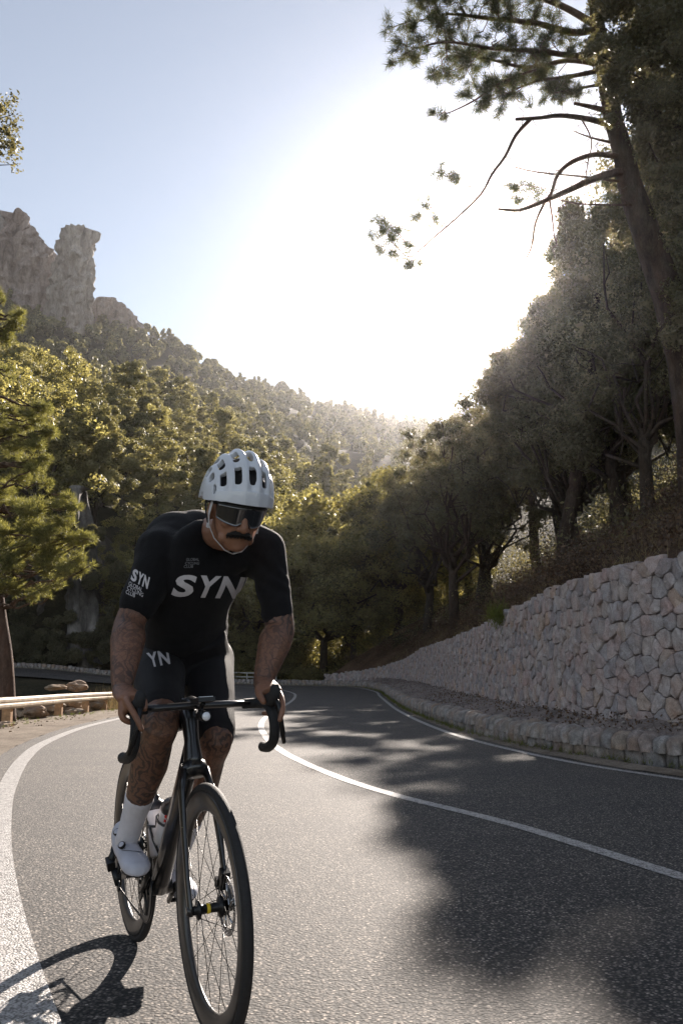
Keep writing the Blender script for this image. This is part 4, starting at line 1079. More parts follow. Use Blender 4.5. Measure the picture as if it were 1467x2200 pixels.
# ------------------------------------------------------------------ bicycle
M['carbon'] = pbr('black_carbon', (.012, .012, .013), .28, 0, .2, 30, spec=.5, coat=.35)
M['rimcarbon'] = pbr('rim_carbon', (.035, .031, .028), .38, 0, .25, 60, spec=.6, coat=.15)
M['rubber'] = pbr('tyre_rubber', (.016, .015, .015), .72, 0, .25, 80, bump=.3, bscale=600)
M['tape'] = pbr('bar_tape', (.013, .013, .014), .62, 0, .3, 60, bump=.5, bscale=260)
M['steel'] = pbr('steel', (.42, .42, .43), .25, 1.0, .1, 60)
M['blackmetal'] = pbr('black_metal', (.02, .02, .021), .35, .6, .2, 60)
M['spokemat'] = pbr('spoke_metal', (.05, .05, .05), .3, .9, .1, 60)
M['yellow'] = pbr('yellow_band', (.75, .52, .02), .4)
M['lens'] = pbr('light_lens', (.75, .77, .8), .08, 0, .05, spec=.9, coat=.5)
M['bottle'] = pbr('bottle_plastic', (.66, .63, .64), .35, 0, .06, 12)
M['bottlecap'] = pbr('bottle_cap', (.02, .018, .02), .4)
M['red'] = pbr('red_print', (.62, .03, .02), .5)
M['whiteprint'] = pbr('white_print', (.55, .52, .53), .6, 0, .08, 60)
M['greyprint'] = pbr('grey_print', (.17, .17, .18), .7, 0, .15, 60)
BU = Vector((.423, -.906, 0)).normalized(); BL = Vector((-BU.y, BU.x, 0)); BO = Vector((-.787, 3.56, 0)); LEAN = math.radians(2.3)
bike = empty('bicycle', BO, math.atan2(BU.y, BU.x)); bike.rotation_euler[0] = LEAN
tag(bike, 'black carbon road racing bicycle with deep rims and disc brakes under the rider', 'bicycle')
BM = Matrix.Translation(BO) @ Euler((LEAN, 0, math.atan2(BU.y, BU.x)), 'XYZ').to_matrix().to_4x4()
def W(x, y, z): return BM @ Vector((x, y, z))
def wheel(cx, front):
    n = 72; c = (cx, 0, .34)
    mb = MB(); prof = [(.3175, .0135), (.311, .0142), (.298, .0145), (.280, .0125), (.268, .0085), (.2625, .003), (.2625, -.003), (.268, -.0085), (.280, -.0125), (.298, -.0145), (.311, -.0142), (.3175, -.0135)]
    mb.lathe(prof, (0, 0, 0), 'Y', n, closed=True); rim = fix_normals(mb.build('wheel', M['rimcarbon'], bike, c))
    mb = MB(); mb.lathe([(.3265 + .0138 * math.cos(a), .0145 * math.sin(a)) for a in [2 * math.pi * k / 14 for k in range(14)]], (0, 0, 0), 'Y', n, closed=True)
    fix_normals(mb.build('tyre', M['rubber'], rim))
    mb = MB(); w = .05 if front else .065
    mb.lathe([(0, -w), (.013, -w), (.014, -.040), (.026, -.038), (.026, -.032), (.0135, -.027), (.0125, 0), (.0135, .022), (.029, .026), (.029, .034), (.016, .038), (.014, w), (0, w)], (0, 0, 0), 'Y', 20); fix_normals(mb.build('hub', M['blackmetal'], rim))
    if front:
        mb = MB(); mb.lathe([(.0132, -.012), (.0142, -.011), (.0142, -.003), (.0132, -.002)], (0, 0, 0), 'Y', 20); mb.build('hub_band', M['yellow'], rim)
    for k in range(24):
        a = 2 * math.pi * k / 24; sgn = 1 if k % 2 else -1; a0 = a + (.9 if (k // 2) % 2 else -.9)
        mb = MB(); mb.tube([(.026 * math.cos(a0), sgn * .032, .026 * math.sin(a0)), (.264 * math.cos(a), 0, .264 * math.sin(a))], [.0011, .0011], 4); mb.build('spoke', M['spokemat'], rim)
    # brake disc with arms
    mb = MB(); y = .047; m_ = 36
    for k in range(m_):
        if True:
            a, b = 2 * math.pi * k / m_, 2 * math.pi * (k + .72) / m_; r0, r1 = .064, .079
            for yy in (y, y + .0018): mb.add([(r0 * math.cos(a), yy, r0 * math.sin(a)), (r1 * math.cos(a), yy, r1 * math.sin(a)), (r1 * math.cos(b), yy, r1 * math.sin(b)), (r0 * math.cos(b), yy, r0 * math.sin(b))], [(0, 1, 2, 3)], False)
    mb.lathe([(.079, y), (.0805, y), (.0805, y + .0018), (.079, y + .0018)], (0, 0, 0), 'Y', m_, closed=True); mb.lathe([(.0625, y), (.064, y), (.064, y + .0018), (.0625, y + .0018)], (0, 0, 0), 'Y', m_, closed=True)
    for k in range(6):
        a = 2 * math.pi * k / 6; mb.tube([(.022 * math.cos(a), y, .022 * math.sin(a)), (.063 * math.cos(a + .45), y, .063 * math.sin(a + .45))], .0032, 5)
    mb.lathe([(.012, y - .001), (.026, y - .001), (.026, y + .003), (.012, y + .003)], (0, 0, 0), 'Y', 20, closed=True)
    mb.build('brake_disc', M['steel'], rim)
    if not front:
        mb = MB(); pr = []
        for i in range(9): r_ = .052 - i * .0036; yy = -.024 - i * .0042; pr += [(r_, yy), (r_, yy - .002), (r_ - .006, yy - .0025)]
        mb.lathe([(.01, -.022)] + pr + [(.01, -.062)], (0, 0, 0), 'Y', 28); mb.build('cassette', M['blackmetal'], rim)
    return rim
wheel(1.015, True); wheel(0.0, False)
AX = 1.015
# frame
mb = MB()
mb.tube([(.800, 0, .885), (.815, 0, .845), (.832, 0, .79), (.848, 0, .735), (.856, 0, .71)], [(.034, .029), (.036, .026), (.034, .022), (.040, .028), (.040, .033)], 18, up=(1, 0, 0))
mb.tube([(.835, 0, .765), (.76, 0, .67), (.58, 0, .47), (.45, 0, .315), (.41, 0, .275)], [(.040, .024), (.044, .026), (.042, .027), (.040, .030), (.036, .034)], 16, up=(-.75, 0, .65))
mb.tube([(.80, 0, .845), (.70, 0, .828), (.45, 0, .79), (.262, 0, .765)], [(.022, .018), (.019, .019), (.016, .018), (.016, .016)], 14, up=(0, 0, 1))
mb.tube([(.405, 0, .27), (.36, 0, .42), (.30, 0, .62), (.255, 0, .78)], [(.028, .02), (.026, .014), (.024, .014), (.024, .014)], 14, up=(1, 0, 0))
for s in (-1, 1):
    mb.tube([(.272, s * .010, .70), (.22, s * .032, .62), (.10, s * .055, .465), (.0, s * .066, .34)], [(.010, .007), (.009, .006), (.008, .006), (.009, .006)], 8)
    mb.tube([(.39, s * .030, .272), (.30, s * .040, .278), (.12, s * .060, .312), (.0, s * .066, .34)], [(.014, .010), (.013, .009), (.011, .008), (.010, .006)], 8)
mb.lathe([(0, -.043), (.023, -.043), (.024, 0), (.023, .043), (0, .043)], (.405, 0, .27), 'Y', 18)
frame = fix_normals(mb.build('frame', M['carbon'], bike))
mb = MB(); mb.tube([(.852, 0, .725), (.860, 0, .700), (.868, 0, .685)], [(.038, .036), (.036, .045), (.022, .040)], 14, up=(1, 0, 0))
for s in (-1, 1):
    mb.tube([(.862, s * .034, .705), (.885, s * .046, .645), (.93, s * .052, .53), (.975, s * .056, .42), (AX, s * .058, .345), (AX + .004, s * .058, .325)], [(.024, .011), (.023, .0085), (.020, .0075), (.016, .007), (.013, .008), (.008, .007)], 12, up=(1, 0, 0))
    mb.lathe([(0, s * .05), (.012, s * .05), (.012, s * .068), (0, s * .068)], (AX, 0, .34), 'Y', 12)
fix_normals(mb.build('fork', M['carbon'], bike))
mb = MB(); mb.box((AX - .035, .052, .405), (.03, .026, .055), Euler((0, .4, 0)).to_matrix()); mb.box((AX - .06, .05, .39), (.022, .03, .03), Euler((0, .4, 0)).to_matrix()); mb.tube([(AX - .04, .058, .43), (.93, .060, .56), (.885, .052, .66)], .003, 5)
mb.build('brake_caliper', M['blackmetal'], bike)
mb = MB(); mb.box((.055, .055, .385), (.05, .024, .03)); mb.build('brake_caliper', M['blackmetal'], bike)
# cockpit
mb = MB(); mb.tube([(.792, 0, .90), (.83, 0, .905), (.87, 0, .902), (.89, 0, .897)], [(.020, .022), (.019, .021), (.016, .024), (.012, .034)], 12, up=(0, 0, 1)); mb.lathe([(0, .88), (.021, .88), (.021, .912), (.019, .916), (0, .917)], (.794, 0, 0), 'Z', 16)
mb.tube([(.885, -.185, .893), (.888, -.10, .895), (.89, 0, .897), (.888, .10, .895), (.885, .185, .893)], [(.012, .016), (.011, .019), (.012, .021), (.011, .019), (.012, .016)], 12, up=(0, 0, 1))
bar = fix_normals(mb.build('handlebar', M['carbon'], bike))
for s in (-1, 1):
    mb = MB(); P_ = [Vector(q) for q in cr([(.886, s * .15, .893), (.890, s * .188, .893), (.92, s * .203, .892), (.965, s * .205, .888), (.998, s * .207, .862), (1.003, s * .210, .82), (.982, s * .213, .782), (.93, s * .216, .760), (.875, s * .218, .757)], 5)]
    mb.tube(P_, .0155, 12); mb.blob(P_[-1], (.008, .0165, .0165), 10, 6)
    mb.build('bar_tape', M['tape'], bike)
    mb = MB(); mb.tube([(.945, s * .205, .898), (.975, s * .205, .903), (1.005, s * .204, .908), (1.028, s * .203, .920), (1.040, s * .202, .940), (1.040, s * .202, .953)], [(.018, .016), (.022, .017), (.024, .017), (.023, .016), (.019, .0155), (.010, .010)], 12, up=(0, 0, 1))
    hd = fix_normals(mb.build('brake_hood', M['tape'], bike))
    mb = MB(); mb.tube([(1.025, s * .204, .915), (1.047, s * .207, .892), (1.050, s * .212, .855), (1.038, s * .222, .812), (1.022, s * .232, .778)], [(.010, .008), (.011, .0075), (.010, .007), (.009, .008), (.006, .006)], 10, up=(1, 0, 0))
    fix_normals(mb.build('brake_lever', M['blackmetal'], hd))
mb = MB(); mb.tube([(.90, .0, .893), (.94, .0, .89), (.965, .0, .905)], .007, 6); mb.box((.962, .0, .913), (.085, .052, .013), Euler((0, -.12, 0)).to_matrix()); cm = mb.build('bike_computer', M['blackmetal'], bike)
mb = MB(); mb.box((.962, .0, .9205), (.070, .042, .002), Euler((0, -.12, 0)).to_matrix()); mb.build('screen', M['lens'], cm)
mb = MB(); mb.lathe([(0, -.03), (.015, -.03), (.0165, .02), (.0165, .03), (.013, .031)], (.965, 0, .868), 'X', 16); mb.tube([(.95, 0, .895), (.955, 0, .875)], .005, 6); lt = mb.build('front_light', M['blackmetal'], bike)
mb = MB(); mb.blob((.994, 0, .868), (.008, .0135, .0135), 12, 6); mb.build('light_lens', M['lens'], lt)
# drivetrain
def arm(y, px, pz, name):
    mb = MB(); mb.tube([(.405, y, .27), ((.405 + px) / 2, y * 1.1, (.27 + pz) / 2), (px, y * 1.2, pz)], [(.016, .008), (.013, .007), (.012, .007)], 10, up=(0, 1, 0), sq=(.6, 1.6)); return fix_normals(mb.build(name, M['blackmetal'], bike))
PR, PL = (.552, .355), (.258, .185)
arm(-.058, PR[0], PR[1], 'crank_arm'); arm(.058, PL[0], PL[1], 'crank_arm')
for (px, pz), s in ((PR, -1), (PL, 1)):
    mb = MB(); mb.tube([(px, s * .068, pz), (px, s * .11, pz)], .006, 8); mb.box((px, s * .118, pz), (.075, .062, .016), Euler((0, .25 * -1, 0)).to_matrix()); mb.build('pedal', M['blackmetal'], bike)
mb = MB(); n = 48; y = -.048; vs = []; fs = []
for k in range(n * 2):
    a = math.pi * k / n; r_ = .104 if k % 2 else .100
    for rr_, yy in ((.082, y), (r_, y), (r_, y - .003), (.082, y - .003)): vs.append((.405 + rr_ * math.cos(a), yy, .27 + rr_ * math.sin(a)))
for k in range(n * 2):
    a, b = k * 4, ((k + 1) % (n * 2)) * 4
    for q in range(4): fs.append((a + q, a + (q + 1) % 4, b + (q + 1) % 4, b + q))
mb.add(vs, fs, False)
for k in range(4):
    a = k * math.pi / 2 + .6; mb.tube([(.405, y - .004, .27), (.405 + .086 * math.cos(a), y - .002, .27 + .086 * math.sin(a))], [(.005, .014), (.004, .009)], 8, up=(0, 1, 0))
mb.build('chainring', M['blackmetal'], bike)
mb = MB(); cp_ = [(.405 + .103 * math.cos(a), -.049, .27 + .103 * math.sin(a)) for a in [math.radians(t) for t in range(-95, 96, 10)]]
pts = [(.0, -.045, .385)] + [(.405, -.049, .373)] + list(reversed(cp_))[1:-1] + [(.405, -.049, .167), (.03, -.058, .195), (-.005, -.062, .215), (-.01, -.06, .24), (.02, -.055, .27), (-.035, -.05, .31), (-.045, -.047, .345), (-.03, -.046, .375), (0, -.045, .387)]
mb.tube(pts, .0042, 6, cap=False, sq=(1, .8)); mb.build('chain', M['blackmetal'], bike)
mb = MB(); mb.tube([(.0, -.072, .335), (-.012, -.082, .30), (.0, -.085, .268)], [.012, .016, .010], 8); mb.box((-.005, -.088, .283), (.045, .03, .035), Euler((.2, .4, 0)).to_matrix()); mb.tube([(.005, -.07, .268), (.012, -.064, .235), (.02, -.062, .205)], [(.006, .02), (.005, .018), (.005, .012)], 8)
mb.lathe([(.005, -.066), (.022, -.066), (.022, -.060), (.005, -.060)], (.012, 0, .265), 'Y', 14, closed=True); mb.lathe([(.005, -.066), (.022, -.066), (.022, -.060), (.005, -.060)], (.022, 0, .205), 'Y', 14, closed=True)
mb.tube([(-.02, -.085, .31), (-.05, -.075, .33), (-.03, -.068, .36)], .0035, 5); mb.build('rear_derailleur', M['blackmetal'], bike)
# seatpost, saddle
mb = MB(); mb.tube([(.26, 0, .77), (.222, 0, .90), (.208, 0, .945)], [(.020, .012), (.019, .011), (.016, .014)], 12, up=(1, 0, 0)); mb.build('seatpost', M['carbon'], bike)
mb = MB(); prof = [(.36, .018, .972), (.33, .021, .975), (.27, .027, .974), (.21, .045, .976), (.15, .066, .980), (.11, .072, .984), (.085, .055, .983)]
vs = []; fs = []
for (x, w, z) in prof:
    for k in range(12): a = 2 * math.pi * k / 12; vs.append((x, w * math.cos(a), z - .012 + (.012 if math.sin(a) > 0 else .020) * math.sin(a)))
for i in range(len(prof) - 1):
    for k in range(12): fs.append((i * 12 + k, i * 12 + (k + 1) % 12, i * 12 + 12 + (k + 1) % 12, i * 12 + 12 + k))
fs += [tuple(range(12)), tuple(range((len(prof) - 1) * 12, len(prof) * 12))]; mb.add(vs, fs); sd = fix_normals(mb.build('saddle', M['tape'], bike))
for s in (-1, 1): mb = MB(); mb.tube([(.31, s * .012, .962), (.26, s * .022, .945), (.17, s * .022, .945), (.12, s * .025, .968)], .0035, 6); mb.build('saddle_rail', M['steel'], sd)
# cages and bottles
def bottle(base, axis, label, name='water_bottle'):
    up = Vector(axis).normalized(); q = Vector((0, 0, 1)).rotation_difference(up).to_matrix().to_4x4()
    e = bpy.data.objects.new(name, None); COL.objects.link(e); e.matrix_world = BM @ Matrix.Translation(Vector(base)) @ q
    mb = MB(); mb.lathe([(0, 0), (.030, 0), (.036, .006), (.0365, .06), (.0365, .095), (.033, .105), (.0325, .118), (.0365, .128), (.0365, .148), (.033, .156)], n=28); mb.build('flask', M['bottle'], e)
    mb = MB(); mb.lathe([(.0335, .150), (.035, .153), (.035, .166), (.026, .182), (.013, .188), (.011, .200), (.008, .206), (0, .207)], n=24); mb.build('lid', M['bottlecap'], e)
    tag(e, label, 'bottle'); return e
bot1 = bottle((.476, 0, .436), (.655, 0, .755), 'white bottle with red letter and black lid on the down tube', 'water_bottle')
bot2 = bottle((.432, 0, .375), (-.30, 0, .955), 'pale bottle behind in the seat tube cage, lower of the two', 'water_bottle')
def cage(base, axis, back):
    up = Vector(axis).normalized(); q = Vector((0, 0, 1)).rotation_difference(up).to_matrix().to_4x4(); T = Matrix.Translation(Vector(base)) @ q
    mb = MB(); r_ = .0395
    ring = lambda z, a0, a1: [T @ Vector((r_ * math.cos(a0 + (a1 - a0) * k / 14) * back, r_ * math.sin(a0 + (a1 - a0) * k / 14), z + .018 * math.sin(math.pi * k / 14))) for k in range(15)]
    mb.tube(ring(.095, -2.7, 2.7), .004, 6); 
    for s in (-1, 1): mb.tube([T @ Vector(p) for p in ((-.038 * back * -1 * -1, s * .012, .0), (-.030 * back, s * .028, .05), (-.02 * back, s * .036, .10))], .0045, 6)
    mb.tube([T @ Vector(p) for p in ((-.030 * back, 0, -.006), (0, 0, -.012), (.03 * back, 0, -.004))], .005, 6)
    mb.build('bottle_cage', M['carbon'], bike)
cage((.476, 0, .436), (.655, 0, .755), 1); cage((.432, 0, .375), (-.30, 0, .955), -1)
mb = MB(); mb.tube([(.80, .016, .895), (.84, .03, .88), (.875, .02, .885)], .003, 5); mb.build('cable', M['tape'], bike)
# ------------------------------------------------------------------ rider
def skin_mat():
    m, N, L = nodes('tattooed_skin'); co = objco(N, L, world_=False)
    n1 = tex(N, L, 'Noise', 9, co, 5); base = ramp(N, [(0.3, (.21, .098, .056)), (0.7, (.31, .152, .092))]); L.new(n1, base.inputs[0])
    wv = N.new('ShaderNodeTexWave'); wv.inputs['Scale'].default_value = 7; wv.inputs['Distortion'].default_value = 22; wv.inputs['Detail'].default_value = 2.5; wv.inputs['Detail Scale'].default_value = 2.2; L.new(co, wv.inputs['Vector']); w = wv.outputs[1]; w2 = tex(N, L, 'Voronoi', 60, co, feature='DISTANCE_TO_EDGE')
    bgn = tex(N, L, 'Noise', 5.5, co, 3, .5); a0 = ramp(N, [(0.30, .92), (0.42, .45)]); L.new(w, a0.inputs[0]); am = ramp(N, [(0.40, .55), (0.56, 1.0)]); L.new(bgn, am.inputs[0]); a = N.new('ShaderNodeMath'); a.operation = 'MULTIPLY'; L.new(am.outputs[0], a.inputs[1]); w = a0.outputs[0]; L.new(w, a.inputs[0]); b = ramp(N, [(0.02, .75), (0.07, 0.0)]); L.new(w2, b.inputs[0])
    mx = N.new('ShaderNodeMath'); mx.operation = 'MAXIMUM'; L.new(a.outputs[0], mx.inputs[0]); L.new(b.outputs[0], mx.inputs[1])
    at_ = N.new('ShaderNodeAttribute'); at_.attribute_name = 'ink'; mu = N.new('ShaderNodeMath'); mu.operation = 'MULTIPLY'; L.new(mx.outputs[0], mu.inputs[0]); L.new(at_.outputs['Fac'], mu.inputs[1])
    c = mixc(N, L, mu.outputs[0], base.outputs[0], (.04, .028, .024))
    p = N.new('ShaderNodeBsdfPrincipled'); L.new(c, p.inputs['Base Color']); p.inputs['Roughness'].default_value = .5; p.inputs['Subsurface Weight'].default_value = .06
    p.inputs['Subsurface Radius'].default_value = (.01, .004, .002); p.inputs['Specular IOR Level'].default_value = .4
    bn = tex(N, L, 'Noise', 160, co, 4); bp = N.new('ShaderNodeBump'); bp.inputs['Strength'].default_value = .25; bp.inputs['Distance'].default_value = .003; L.new(bn, bp.inputs['Height']); L.new(bp.outputs[0], p.inputs['Normal'])
    finish(N, L, p.outputs[0]); return m
M['skin'] = skin_mat()
M['jersey'] = pbr('black_jersey', (.007, .0065, .0075), .85, 0, .25, 40, bump=.35, bscale=350, spec=.2, sheen=.06)
M['shorts'] = pbr('black_lycra', (.007, .006, .007), .7, 0, .25, 40, bump=.25, bscale=420, spec=.25, sheen=.05)
M['sock'] = pbr('white_sock', (.68, .66, .70), .9, 0, .06, 40, bump=.5, bscale=380, spec=.2, sheen=.2)
M['shoe'] = pbr('white_shoe', (.52, .52, .58), .55, 0, .12, 14, bump=.3, bscale=90, spec=.4)
M['helmet'] = pbr('white_helmet', (.66, .68, .72), .30, 0, .04, 10, spec=.5, coat=.3)
M['helmet_in'] = pbr('black_foam', (.012, .011, .012), .8)
M['strap'] = pbr('pale_strap', (.55, .54, .55), .7, 0, .1, 90)
M['shade'] = pbr('dark_lens', (.015, .016, .02), .04, .0, .1, spec=1.0, coat=1.0)
M['frameblack'] = pbr('glasses_frame', (.01, .01, .01), .3)
M['hair'] = pbr('black_hair', (.010, .008, .007), .6, 0, .3, 120, bump=.8, bscale=500)
rider = empty('person', W(.3, .05, 0)); rI = rider.location.copy()
tag(rider, 'cyclist in black jersey and shorts leaning over the bars wearing a white helmet', 'person')
def remesh(mb, name, mat, voxel, smooth=4, parent=rider, wrinkle=None):
    me = mb.mesh(name + '_src', None); o = bpy.data.objects.new(name, me); COL.objects.link(o)
    m1 = o.modifiers.new('r', 'REMESH'); m1.mode = 'VOXEL'; m1.voxel_size = voxel; m1.use_smooth_shade = True
    m2 = o.modifiers.new('s', 'SMOOTH'); m2.factor = .5; m2.iterations = smooth
    dg = bpy.context.evaluated_depsgraph_get(); me2 = bpy.data.meshes.new_from_object(o.evaluated_get(dg))
    o.modifiers.clear(); me2.name = name
    n = len(me2.vertices); co = np.empty(n * 3, np.float32); me2.vertices.foreach_get('co', co); co = co.reshape(-1, 3)
    if wrinkle:
        no = np.empty(n * 3, np.float32); me2.vertices.foreach_get('normal', no); no = no.reshape(-1, 3)
        dsp = np.array([wrinkle(Vector(c)) for c in co]); co = co + no * dsp[:, None]
    co = co - np.array(rI[:]); me2.vertices.foreach_set('co', co.astype(np.float32).ravel()); me2.materials.clear(); me2.materials.append(mat)
    me2.polygons.foreach_set('use_smooth', np.ones(len(me2.polygons), bool)); me2.update()
    o.data = me2; o.parent = parent if parent is None else parent
    return o, co
def seg(mb, pts, n=16, up=None):
    """pts: (point, ra, rb); smooth tube with round ends"""
    P_ = [Vector(p[0]) for p in pts]; ra = [p[1] for p in pts]; rb = [p[2] if len(p) > 2 else p[1] for p in pts]
    Q = cr([tuple(p) + (a, b) for p, a, b in zip([p[:] for p in P_], ra, rb)] if False else [tuple(p) for p in P_], 5)
    m_ = len(Q); fa = np.interp(np.linspace(0, len(pts) - 1, m_), range(len(pts)), ra); fb = np.interp(np.linspace(0, len(pts) - 1, m_), range(len(pts)), rb)
    mb.tube(Q, [(float(a), float(b)) for a, b in zip(fa, fb)], n, up=up)
    for i in (0, -1): mb.blob(P_[i], min(ra[i], rb[i]) * .98, 12, 8)
toC = Vector((0, -1, 0))
# joints
shR, shL = at(350, 1182, 2.95), at(572, 1180, 3.02)
elR, elL = at(281, 1335, 2.88), at(601, 1345, 2.98)
wrR, wrL = W(.868, -.222, .957), W(.868, .222, .952)
pel = at(400, 1400, 3.26); hipR, hipL = at(342, 1420, 3.22), at(446, 1425, 3.28)
knR, knL = at(346, 1560, 2.80), at(463, 1592, 3.0)
ankR, ankL = W(.455, -.118, .455), W(.165, .118, .290)
neck = at(462, 1142, 2.95); chest = at(445, 1225, 3.02); waist = at(402, 1325, 3.14)
Hc = at(506, 1097, 2.74)
f_ = Vector((.40, -.84, -.36)).normalized(); side = f_.cross(Vector((.05, 0, 1))).normalized() * -1   # side = his left (photo right)
upv = f_.cross(side).normalized()
if upv.z < 0: upv = -upv
side = upv.cross(f_).normalized()
HM = Matrix(((f_.x, side.x, upv.x, Hc.x), (f_.y, side.y, upv.y, Hc.y), (f_.z, side.z, upv.z, Hc.z), (0, 0, 0, 1)))
def Hd(x, y, z): return HM @ Vector((x, y, z))
HR = HM.to_3x3()
body = MB()
# head loft
hs = [(-.118, .058, .018, .016), (-.110, .052, .036, .030), (-.092, .040, .054, .045), (-.065, .026, .070, .058), (-.03, .012, .084, .067), (.01, .002, .094, .073), (.05, -.002, .097, .076), (.085, -.003, .086, .069), (.110, -.003, .064, .052), (.124, -.003, .03, .025)]
vs = []; fs = []; nn = 20
for (z, cx, rx, ry) in hs:
    for k in range(nn): a = 2 * math.pi * k / nn; vs.append(Hd(cx + rx * math.cos(a), ry * math.sin(a), z))
for i in range(len(hs) - 1):
    for k in range(nn): fs.append((i * nn + k, i * nn + (k + 1) % nn, (i + 1) * nn + (k + 1) % nn, (i + 1) * nn + k))
fs += [tuple(range(nn - 1, -1, -1)), tuple((len(hs) - 1) * nn + k for k in range(nn))]; body.add(vs, fs)
body.tube([Hd(.090, 0, .012), Hd(.104, 0, -.012), Hd(.116, 0, -.036)], [.008, .010, .013], 10); body.blob(Hd(.114, 0, -.038), .0135, 10, 8)
for s in (-1, 1):
    body.blob(Hd(.103, s * .013, -.041), .0095, 8, 6); body.blob(Hd(.079, s * .032, .022), (.018, .022, .010), 10, 6, HR)
    body.blob(Hd(.064, s * .043, -.030), (.022, .020, .018), 10, 6, HR); body.blob(Hd(.052, s * .045, -.080), (.020, .014, .018), 10, 6, HR)
    body.blob(Hd(-.012, s * .079, -.008), (.018, .008, .032), 10, 8, HR); body.blob(Hd(-.006, s * .077, -.030), (.010, .009, .012), 8, 6, HR)
body.tube([Hd(.086, -.024, -.066), Hd(.094, 0, -.064), Hd(.086, .024, -.066)], [.004, .007, .004], 8); body.tube([Hd(.083, -.018, -.076), Hd(.091, 0, -.076), Hd(.083, .018, -.076)], [.004, .008, .004], 8)
body.blob(Hd(.078, 0, -.100), (.018, .022, .016), 10, 8, HR)
seg(body, [(Hd(-.025, 0, -.02), .060, .058), (Hd(-.035, 0, -.08), .060, .058), (neck + Vector((0, .03, 0)), .066, .062), (neck + Vector((0, .10, -.06)), .075, .075)])
# torso core
seg(body, [(neck + Vector((-.01, .07, -.03)), .08, .05), (chest + Vector((-.02, .03, 0)), .10, .07), (waist, .10, .08), (pel, .12, .09)], 20, up=(1, 0, 0))
def arm_(S, E, Wr, s):
    seg(body, [(S, .055), (S.lerp(E, .5), .050), (E, .050), (E.lerp(Wr, .3), .056), (E.lerp(Wr, .65), .044), (Wr, .029)], 14)
arm_(shR, elR, wrR, -1); arm_(shL, elL, wrL, 1)
# hands on the hoods
def hand(s):
    def q(x, y, z): return W(x, s * y, z)
    body.tube([q(.868, .222, .955), q(.895, .222, .951), q(.93, .221, .940), q(.965, .219, .928)], [(.022, .028), (.022, .034), (.019, .038), (.016, .036)], 14, up=BM.to_3x3() @ Vector((0, 0, 1)))
    body.blob(q(.948, .228, .912), (.040, .018, .030), 12, 8, BM.to_3x3())
    xs = [.985, .962, .940, .918]
    for i, x in enumerate(xs):
        r_ = [.0098, .0100, .0094, .0084][i]; k = (0, .004, .002, -.004)[i]
        if i == 0: pts = [q(.955, .224, .932), q(.992, .231, .924), q(1.030, .226, .902), q(1.058, .215, .874), q(1.062, .205, .848)]
        else: pts = [q(x - .03, .224, .932), q(x, .234 + k, .914), q(x + .012, .236 + k, .884 - k), q(x + .012, .224, .866), q(x + .006, .203, .862)]
        seg(body, [(pts[0], r_ * 1.1), (pts[1], r_ * 1.08), (pts[2], r_), (pts[3], r_ * .93), (pts[4], r_ * .8)], 10)
    seg(body, [(q(.905, .205, .945), .015), (q(.935, .186, .935), .0135), (q(.968, .178, .918), .0115), (q(.992, .181, .900), .0095)], 10)
hand(-1); hand(1)
def leg_(H_, K, A, s):
    toF = (K - H_).normalized()
    seg(body, [(H_, .082), (H_.lerp(K, .5), .074), (H_.lerp(K, .85), .060), (K, .056), (K.lerp(A, .12), .052), (K.lerp(A, .33), .060), (K.lerp(A, .6), .046), (K.lerp(A, .85), .034), (A, .034)], 18)
    calf = (A - K).normalized(); back = Vector((0, 1, 0)); body.blob(K.lerp(A, .32) + back * .018, (.044, .045, .095), 12, 8)
    body.blob(K + Vector((0, -.028, .012)), (.036, .028, .040), 12, 8)
leg_(hipR, knR, ankR, -1); leg_(hipL, knL, ankL, 1)
def foot_pts(px, pz, s, ank):
    return [W(px - .175, s * .118, pz + .040), W(px - .10, s * .118, pz + .045), W(px, s * .120, pz + .038), W(px + .07, s * .120, pz + .032)]
for (px, pz), s, A in ((PR, -1, ankR), (PL, 1, ankL)):
    fp = foot_pts(px, pz, s, A); seg(body, [(fp[0], .026), (fp[1], .028), (fp[2], .026), (fp[3], .018)]); seg(body, [(A, .034), (fp[0] + Vector((0, 0, .0)), .028)])
bo, bco = remesh(body, 'body', M['skin'], .0038, 3)
# ink attribute: arms and legs tattooed, face and fingers mostly clear
hc = np.array((Hc - rI)[:]); dd = np.linalg.norm(bco - hc, axis=1); ink = np.clip((dd - .17) / .05, 0, 1)
for e_ in (W(1.0, -.2, .9), W(1.0, .2, .9)):
    dd = np.linalg.norm(bco - np.array((e_ - rI)[:]), axis=1); ink *= np.clip((dd - .05) / .08, .15, 1)
neck_i = np.clip((np.linalg.norm(bco - np.array((Hd(-.03, 0, -.12) - rI)[:]), axis=1)) / .1, 0, 1)
ia = bo.data.attributes.new('ink', 'FLOAT', 'POINT'); ia.data.foreach_set('value', ink.astype(np.float32))

def wr_j(p): return .006 * noise.noise(Vector((p.x * 8, p.y * 8, p.z * 14))) + .0045 * math.sin(p.z * 95 + 9 * noise.noise(p * 7) + p.x * 40) * max(0, noise.noise(p * 5 + Vector((3, 1, 0))))
js = MB()
seg(js, [(neck + Vector((-.005, .045, -.045)), .095, .062), (at(450, 1180, 3.0), .165, .085), (chest + Vector((0, .0, 0)), .172, .115), (at(415, 1280, 3.09), .162, .118), (waist, .164, .118), (pel + Vector((0, 0, .04)), .164, .120)], 24, up=(1, 0, 0))
